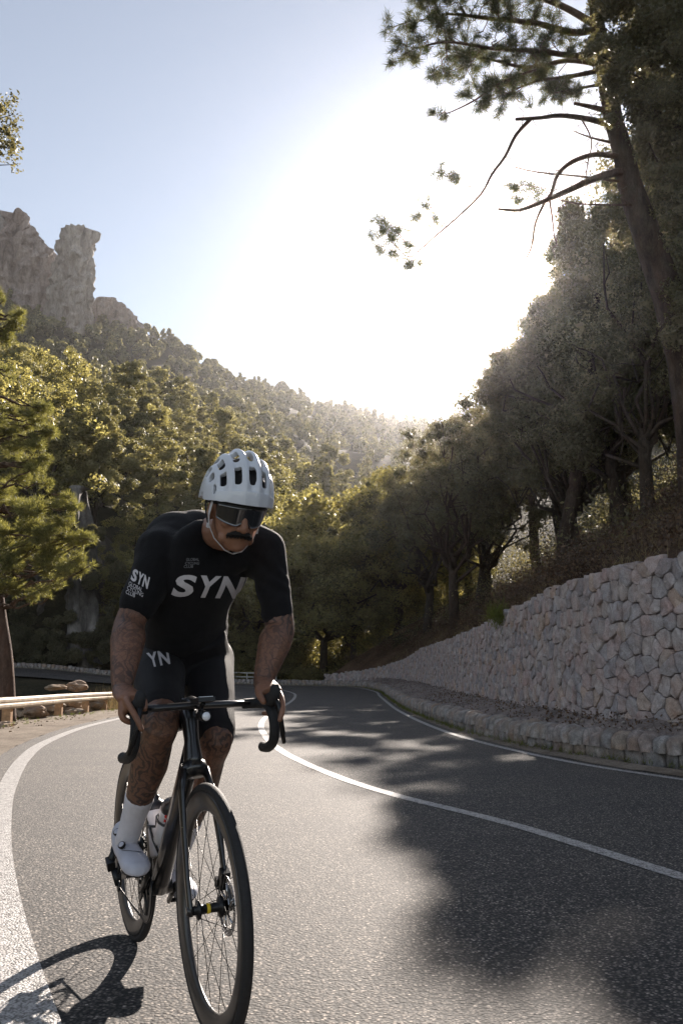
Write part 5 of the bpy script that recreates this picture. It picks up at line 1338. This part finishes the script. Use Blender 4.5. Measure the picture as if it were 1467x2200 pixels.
# upper back hump and deltoids
js.blob(at(385, 1165, 3.10), (.125, .14, .112), 18, 12); js.blob(at(420, 1160, 3.12), (.11, .12, .112), 18, 12); js.blob(at(482, 1172, 3.08), (.125, .11, .095), 18, 12); js.blob(at(342, 1195, 2.98), (.085, .10, .100), 14, 9); js.blob(at(560, 1195, 3.03), (.078, .08, .088), 14, 9)
js.blob(at(420, 1190, 2.93), (.075, .05, .06), 14, 8); js.blob(at(495, 1200, 2.97), (.07, .045, .06), 14, 8)
seg(js, [(at(395, 1165, 3.06), .10), (at(362, 1180, 3.0), .095), (shR, .080)], 16); seg(js, [(at(500, 1165, 3.05), .085), (at(545, 1175, 3.03), .080), (shL, .072)], 16)
seg(js, [(shR, .074), (shR.lerp(elR, .35), .073), (shR.lerp(elR, .78), .063)], 16); seg(js, [(shL, .070), (shL.lerp(elL, .35), .064), (shL.lerp(elL, .86), .052)], 16)
seg(js, [(neck + Vector((.005, .02, -.02)), .070, .064), (neck + Vector((0, .06, -.08)), .09, .08)], 16)
jo, _ = remesh(js, 'jersey', M['jersey'], .006, 16, wrinkle=wr_j)
sh = MB()
seg(sh, [(waist.lerp(pel, .35), .140, .112), (pel, .162, .125), (pel + Vector((.005, .0, -.05)), .150, .12)], 22, up=(1, 0, 0))
for H_, K, e_ in ((hipR, knR, .80), (hipL, knL, .93)): seg(sh, [(H_ + Vector((0, .03, .02)), .094), (H_.lerp(K, .3), .089), (H_.lerp(K, .6), .080), (H_.lerp(K, e_), .070 if e_ < .9 else .068)], 20)
so, _ = remesh(sh, 'bib_shorts', M['shorts'], .006, 5, wrinkle=lambda p: .0025 * noise.noise(p * 11))
# socks and shoes
for (px, pz), s, A, K in ((PR, -1, ankR, knR), (PL, 1, ankL, knL)):
    sk = MB(); seg(sk, [(K.lerp(A, .62), .049), (K.lerp(A, .75), .0425), (K.lerp(A, .9), .039), (A, .039), (W(px - .16, s * .118, pz + .06), .036), (W(px - .08, s * .118, pz + .055), .034)], 16)
    remesh(sk, 'sock', M['sock'], .005, 4)
    sm = MB()
    rows = [(px - .205, pz + .050, .012, .020), (px - .190, pz + .056, .028, .036), (px - .15, pz + .060, .036, .046), (px - .10, pz + .056, .038, .044), (px - .04, pz + .046, .042, .036), (px + .02, pz + .039, .047, .030), (px + .06, pz + .034, .044, .026), (px + .085, pz + .031, .032, .021), (px + .098, pz + .028, .014, .013)]
    vs = []; fs = []
    for (x, z, wy, hz_) in rows:
        for k in range(18):
            a = 2 * math.pi * k / 18; ca, sa = math.cos(a), math.sin(a); vs.append(W(x, s * (.119) + wy * math.copysign(abs(ca) ** .85, ca), z + (hz_ if sa > 0 else min(hz_, .024)) * math.copysign(abs(sa) ** .8, sa)))
    for i in range(len(rows) - 1):
        for k in range(18): fs.append((i * 18 + k, i * 18 + (k + 1) % 18, (i + 1) * 18 + (k + 1) % 18, (i + 1) * 18 + k))
    fs += [tuple(range(17, -1, -1)), tuple((len(rows) - 1) * 18 + k for k in range(18))]; sm.add(vs, fs)
    seg(sm, [(W(px - .14, s * .118, pz + .075), .044), (W(px - .155, s * .118, pz + .105), .044)], 16)
    sho, _ = remesh(sm, 'shoe', M['shoe'], .0045, 4)
    # two closure dials and ridge lines
    nrm = BM.to_3x3() @ Vector((.45, s * .55, .7)).normalized()
    for dx, dy, dz in ((-.112, .150, .118), (-.040, .148, .088)):
        c = W(px + dx, s * dy, pz + dz); qd = Vector((0, 0, 1)).rotation_difference(nrm).to_matrix()
        mb = MB(); mb.lathe([(0, -.004), (.0125, -.004), (.0125, .004), (.011, .006)], c - rI, 'Z', 18, mat=qd); db = mb.build('dial_ring', M['blackmetal'], sho)
        mb = MB(); mb.lathe([(0, .0072), (.0085, .0068), (.0098, .005)], c - rI, 'Z', 18, mat=qd); mb.build('dial', M['shoe'], sho)
    mb = MB(); vs2 = []
    mb.tube([W(px - .19, s * .118, pz + .024) - rI, W(px - .08, s * .118, pz + .026) - rI, W(px + .04, s * .12, pz + .014) - rI, W(px + .09, s * .12, pz + .014) - rI], [(.006, .026), (.006, .028), (.006, .038), (.005, .018)], 12, up=BM.to_3x3() @ Vector((0, 0, 1))); mb.build('sole', M['blackmetal'], sho)
# ---- helmet
def helm_pt(al, be, k=1.0):
    rx, ry, rz = .150, .114, .168
    groove = 0
    if abs(be) < 62: groove = -.0075 * (0.5 - 0.5 * math.cos(2 * math.pi * (be + 11.5) / 23.0)) * (1 if 20 < al < 165 else .25)
    a, b = math.radians(al), math.radians(be); rr = k + groove / .12
    tail = 1 + .10 * max(0, (al - 120) / 60)
    return Vector((rx * math.cos(a) * math.cos(b) * rr * tail - .012, ry * math.sin(b) * rr, rz * math.sin(a) * math.cos(b) ** .92 * rr + .030))
def vent(al, be):
    """openings between the ribs"""
    for bc in (-46, -23, 0, 23, 46):
        db = abs(be - bc) / 5.6
        for a0, a1 in ((27, 52), (61, 90), (99, 130), (139, 160)):
            if abs(bc) == 46 and a0 == 30: a0, a1 = 26, 40
            m_ = (a0 + a1) / 2; da = abs(al - m_) / ((a1 - a0) / 2)
            if db ** 5 + da ** 6 < 1: return True
    for bc, a0, a1, w in ((65, 48, 74, 5), (-65, 48, 74, 5), (64, 86, 122, 6), (-64, 86, 122, 6), (60, 14, 36, 3), (-60, 14, 36, 3)):
        if (abs(be - bc) / w) ** 3 + (abs(al - (a0 + a1) / 2) / ((a1 - a0) / 2)) ** 4 < 1: return True
    return False
hm_ = MB(); na, nb = 150, 110; idx = {}; vs = []; fs = []
def low(p): return p.z < (.044 - .035 * max(0, min(1, (.13 - p.x) / .2)) - .025 * max(0, min(1, (-.03 - p.x) / .1)))
for i in range(na + 1):
    for j in range(nb + 1):
        al, be = -12 + 204 * i / na, -86 + 172 * j / nb; idx[i, j] = len(vs); vs.append(helm_pt(al, be))
for i in range(na):
    for j in range(nb):
        al, be = -12 + 204 * (i + .5) / na, -86 + 172 * (j + .5) / nb
        if vent(al, be): continue
        q = helm_pt(al, be)
        if low(q): continue
        fs.append((idx[i, j], idx[i + 1, j], idx[i + 1, j + 1], idx[i, j + 1]))
bm = bmesh.new(); bv = [bm.verts.new(v) for v in vs]
for f in fs: bm.faces.new([bv[k] for k in f])
bmesh.ops.delete(bm, geom=[v for v in bm.verts if not v.link_faces], context='VERTS')
for _ in range(3):   # relax the open borders so that vents are rounded
    bd = [v for v in bm.verts if v.is_boundary]; new = {}
    for v in bd:
        nb_ = [e.other_vert(v).co for e in v.link_edges if e.is_boundary]
        if len(nb_) == 2: new[v] = v.co * .4 + (nb_[0] + nb_[1]) * .3
    for v, c in new.items(): v.co = c
bmesh.ops.recalc_face_normals(bm, faces=bm.faces)
hme = bpy.data.meshes.new('helmet'); bm.to_mesh(hme); bm.free()
ho_ = bpy.data.objects.new('helmet', hme); COL.objects.link(ho_)
sol = ho_.modifiers.new('s', 'SOLIDIFY'); sol.thickness = .014; sol.offset = -1; bv_ = ho_.modifiers.new('b', 'BEVEL'); bv_.width = .002; bv_.segments = 2; bv_.limit_method = 'ANGLE'; bv_.angle_limit = math.radians(50)
hme.polygons.foreach_set('use_smooth', np.ones(len(hme.polygons), bool)); hme.materials.append(M['helmet'])
ho_.parent = rider; RM = Matrix.Translation(-rI) @ HM; ho_.matrix_local = RM
def hpart(mb, name, mat, parent=ho_):
    return mb.build(name, mat, parent)
mb = MB(); vs = []; fs = []
for i in range(25):
    for j in range(21): vs.append(helm_pt(-8 + 196 * i / 24, -84 + 168 * j / 20, .82))
for i in range(24):
    for j in range(20):
        q = (Vector(vs[i * 21 + j]) + Vector(vs[(i + 1) * 21 + j + 1])) / 2
        if q.z > .028: fs.append((i * 21 + j, (i + 1) * 21 + j, (i + 1) * 21 + j + 1, i * 21 + j + 1))
mb.add(vs, fs); hpart(mb, 'padding', M['helmet_in'])
mb = MB(); ring_ = [Vector((.118 * math.cos(a) - .008, .088 * math.sin(a), .036 - .012 * (1 - math.cos(a)))) for a in [math.radians(t) for t in range(-150, 151, 10)]]; mb.tube(ring_, [(.010, .006)] * len(ring_), 8, up=(0, 0, 1)); hpart(mb, 'head_band', M['helmet_in'])
for s in (-1, 1):
    mb = MB(); mb.tube([(.035, s * .091, .028), (.012, s * .088, -.02), (.004, s * .079, -.055), (.022, s * .060, -.092), (.045, s * .026, -.122), (.050, 0, -.130)], [(.0095, .002)] * 6, 8, up=(1, 0, 0)); hpart(mb, 'chin_strap', M['strap'])
    mb = MB(); mb.tube([(-.055, s * .086, .015), (-.025, s * .086, -.025), (.004, s * .080, -.055)], [(.007, .0018)] * 3, 8, up=(1, 0, 0)); hpart(mb, 'chin_strap', M['helmet_in'])
    mb = MB(); mb.box((.004, s * .0815, -.057), (.016, .006, .014)); hpart(mb, 'strap_buckle', M['strap'])
# hair under the helmet at the temples
# ---- sunglasses
gm = MB(); vs = []; nu, nv = 28, 8
for layer in (0, .0025):
    for i in range(nu + 1):
        for j in range(nv + 1):
            a = math.radians(-66 + 132 * i / nu); v = j / nv; r_ = .0985 + layer - .006 * (1 - v); nose = max(0, 1 - abs(a) / .30)
            zb = -.034 + .020 * nose + .014 * (abs(a) / 1.15) ** 2; zt = .030 - .004 * (abs(a) / 1.15) ** 2
            vs.append(Vector((r_ * math.cos(a) * 1.02 + .010, r_ * math.sin(a) * .88, zb + (zt - zb) * v)))
fs = []; st = (nu + 1) * (nv + 1)
for i in range(nu):
    for j in range(nv):
        a = i * (nv + 1) + j; b = a + nv + 1; fs += [(a, b, b + 1, a + 1), (a + st, a + 1 + st, b + 1 + st, b + st)]
for i in range(nu):
    for j in (0, nv): a = i * (nv + 1) + j; b = a + nv + 1; fs.append((a, b, b + st, a + st))
for j in range(nv):
    for i in (0, nu): a = i * (nv + 1) + j; fs.append((a, a + 1, a + 1 + st, a + st))
gm.add(vs, fs); go = gm.build('sunglasses', M['shade'], rider); go.matrix_local = RM
mb = MB(); top = [Vector((.1005 * math.cos(a) * 1.02 + .010, .1005 * math.sin(a) * .88, .031 - .004 * (abs(a) / 1.15) ** 2)) for a in [math.radians(t) for t in range(-66, 67, 6)]]; mb.tube(top, .0035, 6)
for s in (-1, 1): mb.tube([(.05, s * .084, .026), (.02, s * .086, .022), (-.03, s * .086, .012)], .003, 6)
mb.build('glasses_frame', M['frameblack'], go)
# ---- moustache
mb = MB(); mb.tube([(.078, -.040, -.066), (.093, -.028, -.057), (.1055, -.012, -.051), (.1085, 0, -.0505), (.1055, .012, -.051), (.093, .028, -.057), (.078, .040, -.066)], [(.0025, .003), (.0062, .005), (.0085, .005), (.0075, .005), (.0085, .005), (.0062, .005), (.0025, .003)], 10, up=(0, 0, 1))
rm_ = random.Random(6)
for i in range(420):
    y = rm_.uniform(-.038, .038); x = .106 - abs(y) * .5 - y * y * 6; z = -.052 - abs(y) * .25 + rm_.uniform(-.006, .004); mb.tube([(x, y, z), (x + .004, y * 1.15, z - .010)], [.0009, .0004], 3)
mo = mb.build('moustache', M['hair'], rider); mo.matrix_local = RM

# ---- printed lettering laid on the cloth
from mathutils.bvhtree import BVHTree
def tmesh(txt, bold=.0, space=1.0):
    c = bpy.data.curves.new('t', 'FONT'); c.body = txt; c.offset = bold; c.space_character = space; c.resolution_u = 4
    o = bpy.data.objects.new('t', c); COL.objects.link(o); dg = bpy.context.evaluated_depsgraph_get()
    me = bpy.data.meshes.new_from_object(o.evaluated_get(dg)); bpy.data.objects.remove(o); bpy.data.curves.remove(c)
    bm = bmesh.new(); bm.from_mesh(me); bmesh.ops.triangulate(bm, faces=bm.faces)
    for _ in range(4):
        es = [e for e in bm.edges if e.calc_length() > .07]
        if not es: break
        bmesh.ops.subdivide_edges(bm, edges=es, cuts=1, use_grid_fill=False); bmesh.ops.triangulate(bm, faces=bm.faces)
    V_ = [v.co.copy() for v in bm.verts]; F_ = [tuple(v.index for v in f.verts) for f in bm.faces]; bm.free()
    xs = [v.x for v in V_]; ys = [v.y for v in V_]; x0, x1, y0, y1 = min(xs), max(xs), min(ys), max(ys)
    return [((v.x - x0) / (x1 - x0), (v.y - y0) / (y1 - y0)) for v in V_], F_
dgc = bpy.context.evaluated_depsgraph_get(); dgc.update()
def decal(name, target, txt, quad, mat, bold=.03, lift=.0016, warp=None, parent=None):
    if len(txt) <= 3 and len(txt) > 1:   # big print: every letter is a piece of its own
        ws = {'S': 1.0, 'Y': .98, 'N': 1.05}; tot = sum(ws[c] for c in txt) + .10 * (len(txt) - 1); u0 = 0
        tl, tr_, br, bl = [Vector(q) for q in quad]
        for c in txt:
            a, b = u0 / tot, (u0 + ws[c]) / tot; u0 += ws[c] + .10
            decal(name, target, c, [tl.lerp(tr_, a), tl.lerp(tr_, b), bl.lerp(br, b), bl.lerp(br, a)], mat, bold, lift, warp)
        return
    """quad: photo pixels of text box corners TL, TR, BR, BL; printed on the cloth facing the camera"""
    V_, F_ = tmesh(txt, bold); Mx = target.matrix_world; me = target.data
    bvh = BVHTree.FromPolygons([Mx @ v.co for v in me.vertices], [tuple(p.vertices) for p in me.polygons])
    o_ = Vector((0, 0, CAMH)); out = []; ok = []
    for (u, v) in V_:
        if warp: u, v = warp(u, v)
        tl, tr_, br, bl = [Vector(q) for q in quad]; t = tl.lerp(tr_, u); b = bl.lerp(br, u); p = b.lerp(t, v)
        d = (at(p.x, p.y, 3.0) - o_).normalized(); hit, nrm, _, dist = bvh.ray_cast(o_, d)
        if hit is None: ok.append(False); out.append(Vector((0, 0, 0)))
        else:
            if nrm.dot(d) > 0: nrm = -nrm
            ok.append(True); out.append(hit + nrm * lift - d * .0006)
    F2 = [f for f in F_ if all(ok[i] for i in f) and max((out[f[0]] - out[f[1]]).length, (out[f[1]] - out[f[2]]).length, (out[f[0]] - out[f[2]]).length) < .035]
    inv = target.matrix_world.inverted(); mb = MB(); mb.add([inv @ q for q in out], F2); return mb.build(name, mat, target)
bpy.context.view_layer.update()
decal('chest_letter', jo, 'SYN', [(382, 1234), (528, 1240), (508, 1286), (366, 1281)], M['whiteprint'], .035, warp=lambda u, v: (u + .025 * math.sin(v * 3.1), v))
decal('small_lettering', jo, 'GLOBAL', [(401, 1199), (428, 1199), (428, 1205), (400, 1205)], M['greyprint'], .01)
decal('small_lettering', jo, 'CYCLING', [(399, 1207), (429, 1207), (428, 1213), (398, 1213)], M['greyprint'], .01)
decal('small_lettering', jo, 'CLUB', [(396, 1214), (416, 1214), (415, 1220), (395, 1220)], M['greyprint'], .01)
decal('sleeve_letter', jo, 'SYN', [(289, 1221), (323, 1241), (317, 1266), (281, 1246)], M['whiteprint'], .04)
decal('small_lettering', jo, 'GLOBAL', [(279, 1249), (307, 1264), (305, 1272), (277, 1257)], M['whiteprint'], .0)
decal('small_lettering', jo, 'CYCLING', [(276, 1258), (309, 1275), (307, 1283), (274, 1266)], M['whiteprint'], .0)
decal('small_lettering', jo, 'CLUB', [(273, 1267), (292, 1276), (290, 1284), (271, 1275)], M['whiteprint'], .0)
decal('thigh_letter', so, 'YN', [(315, 1404), (361, 1396), (366, 1427), (324, 1435)], M['whiteprint'], .03)
fl = [c for c in bot1.children if c.name.startswith('flask')][0]
decal('red_letter', fl, 'S', [(355, 1748), (367, 1746), (366, 1765), (352, 1767)], M['red'], .05)
# shoe seams: a cross band and a toe line printed on each shoe
for o in [c for c in rider.children if c.name.startswith('shoe')][:1]:
    for q in ([(262, 1796), (318, 1796), (318, 1797.6), (262, 1797.6)], [(262, 1826), (322, 1832), (322, 1833.6), (262, 1827.6)]):
        decal('seam', o, 'I', q, M['greyprint'], 0)
# ------------------------------------------------------------------ guardrail on the left verge
M['rail'] = pbr('weathered_rail', (.36, .29, .21), .6, .25, .25, 5, bump=.2, bscale=30, rvar=.12)
M['post'] = pbr('brown_post', (.42, .25, .13), .8, 0, .35, 9, bump=.6, bscale=40)
GP = [(-7.2, 6.0), (-7.1, 9.5), (-7.15, 13), (-7.3, 16.6), (-7.5, 20.3), (-7.95, 25.4), (-8.0, 28.2), (-7.95, 30.2), (-7.9, 32.4), (-7.9, 34.6)]
gE = empty('guardrail', (-7.5, 20.3, -.1)); gI = Vector((-7.5, 20.3, -.1)); tag(gE, 'rusty cream metal guardrail on brown posts along the left verge', 'guardrail')
def gz(x, y): return -.05 - .009 * max(0, y - 8) - .02
for i, (x, y) in enumerate(GP):
    z = gz(x, y); mb = MB(); mb.box(Vector((x - .05, y, z + .18)) - gI, (.20, .14, .95)); mb.box(Vector((x + .02, y, z + .54)) - gI, (.06, .12, .16)); mb.build('post', M['post'], gE)
prof = [(-.125, .03), (-.115, .045), (-.08, .062), (-.03, .062), (-.010, .052), (.010, .052), (.03, .062), (.08, .062), (.115, .045), (.125, .03)]
for i in range(len(GP) - 1):
    a, b = Vector((GP[i][0] + .055, GP[i][1], gz(*GP[i]) + .53)), Vector((GP[i + 1][0] + .055, GP[i + 1][1], gz(*GP[i + 1]) + .53))
    t = (b - a).normalized(); n_ = Vector((t.y, -t.x, 0)); e0 = a - t * (.0 if i == 0 else .12); e1 = b + t * .12; off = n_ * (.004 * (i % 2)); vs = []; fs = []
    for q in (e0, e1):
        for (h_, o_) in prof: vs.append(q + n_ * o_ + off + Vector((0, 0, h_)) - gI)
        for (h_, o_) in reversed(prof): vs.append(q + n_ * (o_ - .006) + off + Vector((0, 0, h_)) - gI)
    m_ = 2 * len(prof)
    for k in range(m_): fs.append((k, (k + 1) % m_, m_ + (k + 1) % m_, m_ + k))
    fs += [tuple(range(m_)), tuple(range(m_, 2 * m_))]
    mb = MB(); mb.add(vs, fs, False); fix_normals(mb.build('rail_beam', M['rail'], gE))
# far double railing behind the kerb wall
M['farrail'] = pbr('pale_rail', (.55, .53, .48), .5, .3, .1, 5)
fE = empty('metal_railing', (-5.5, 53.8, .5)); fI = Vector((-5.5, 53.8, .5)); tag(fE, 'thin pale two bar railing above the far kerb wall', 'railing')
fp = [(-9.5, 54.1, .55), (-7.6, 54.0, .5), (-5.7, 53.8, .45), (-3.9, 53.3, .42)]
for x, y, z in fp: mb = MB(); mb.tube([Vector((x, y, z - .5)) - fI, Vector((x, y, z + .62)) - fI], .03, 6); mb.build('post', M['farrail'], fE)
for dz in (.36, .6): mb = MB(); mb.tube([Vector((x, y, z + dz)) - fI for x, y, z in fp], .035, 6); mb.build('rail_bar', M['farrail'], fE)
# shaded parapet along the inner far road
ks2 = cr([(-31, 50.6, 1.55), (-24, 53.6, 1.6), (-18, 54.6, 1.45), (-13.5, 54.6, 1.05)], 6)
# ruined dry stone heap behind the guardrail
rrk = random.Random(14)
def rock(mb, c, r, rnd, seed, sub=2):
    bm = bmesh.new(); bmesh.ops.create_icosphere(bm, subdivisions=sub, radius=1.0); rot = Euler((rnd.uniform(0, 6), rnd.uniform(0, 6), rnd.uniform(0, 6))).to_matrix()
    vs = []
    for v in bm.verts:
        p = v.co.copy(); f = 1 + .45 * noise.noise(p * 1.3 + Vector((seed, 0, 0))) + .22 * noise.noise(p * 3.1 + Vector((0, seed, 0))) + .16 * noise.noise(p * 6 + Vector((0, 0, seed))) + .08 * noise.noise(p * 13); p = p * f
        p = Vector([math.copysign(abs(q) ** .8, q) for q in p]); p = rot @ p; vs.append(Vector((p.x * r[0], p.y * r[1], p.z * r[2])) + Vector(c))
    fs = [tuple(v.index for v in f.verts) for f in bm.faces]; bm.free(); mb.add(vs, fs, False)
hE = empty('rubble_wall', (-8.5, 27.5, -.4)); hI = Vector((-8.5, 27.5, -.4)); tag(hE, 'tumbled dry stone wall of reddish brown stones behind the guardrail', 'wall'); hE['kind'] = 'thing'
n_ = 0
for i in range(120):
    u = rrk.random(); x, y = -9.6 + u * 1.8 + rrk.uniform(-.25, .25), 25.8 + u * 6.2 + rrk.uniform(-.35, .35); lay = rrk.random() ** 1.2; z = gz(x, y) - .35 + lay * (.85 if .1 < u < .75 else .5)
    s = rrk.uniform(.12, .26) * (1.1 - .3 * lay); mb = MB(); mb.cur = rrk.random(); rock(mb, (0, 0, 0), (s * 1.35, s, s * .62), rrk, i * 3.1, 1); mb.build('stone', M['rubble'], hE, Vector((x, y, z)) - hI)
for i, (px, py, d, s, lab) in enumerate([(122, 1477, 29.5, (.33, .26, .09), 'long flat rock slab on top of the tumbled stones, left of the rounded one'), (168, 1474, 30.5, (.33, .28, .15), 'rough rounded boulder on top of the tumbled stones beside the flat slab'),
        (75, 1530, 24.5, (.32, .3, .17), 'dark boulder behind the guardrail between its first two posts'), (10, 1562, 19.0, (.2, .2, .1), 'small dark rock at the foot of the left pine trunk'), (160, 1530, 27, (.24, .2, .1), 'brown rock lying below the rail beside the rubble')]):
    c = at(px, py, d); mb = MB(); mb.cur = .3 + .1 * i; rock(mb, (0, 0, 0), s, rrk, i * 7.7, 3); o = mb.build('boulder', M['rubble'], None, c); tag(o, lab, 'rock')
# small stones on the verge
mb = MB()
for i in range(900):
    k = rrk.randrange(6, len(vL) - 1); q = vL[k].lerp(vO[k], rrk.uniform(.2, 1.05)); s = rrk.uniform(.008, .03); mb.cur = rrk.random(); mb.blob(q + Vector((0, 0, .008)), (s, s * .8, s * .6), 5, 3, jit=.2, rnd=rrk)
tag(mb.build('pebbles', M['rubble']), 'loose pebbles scattered on the gravel verge', 'gravel', kind='stuff')
mb = MB()
for i in range(700):
    k = rrk.randrange(4, len(sA) - 1); q = sA[k].lerp(sB[k], rrk.uniform(.05, 1)); s = rrk.uniform(.01, .04); mb.cur = rrk.random(); mb.blob(q + Vector((0, 0, .012)), (s, s * .8, s * .6), 5, 3, jit=.2, rnd=rrk)
tag(mb.build('strip_pebbles', M['kerbstone']), 'loose stones on the soil strip below the wall', 'gravel', kind='stuff')
# ------------------------------------------------------------------ air: one even box of haze
hz = MB(); hz.box((0, 60, 118), (1380, 1380, 262)); hz_o = hz.build('haze', None); tag(hz_o, 'pale sunlit haze filling the valley', kind='stuff')
hm = bpy.data.materials.new('haze_air'); hm.use_nodes = True; hn = hm.node_tree.nodes; hn.clear()
pv = hn.new('ShaderNodeVolumePrincipled'); pv.inputs['Density'].default_value = HAZE; pv.inputs['Color'].default_value = (.93, .92, .95, 1); pv.inputs['Anisotropy'].default_value = .89
ho = hn.new('ShaderNodeOutputMaterial'); hm.node_tree.links.new(pv.outputs[0], ho.inputs['Volume']); hz_o.data.materials.append(hm)
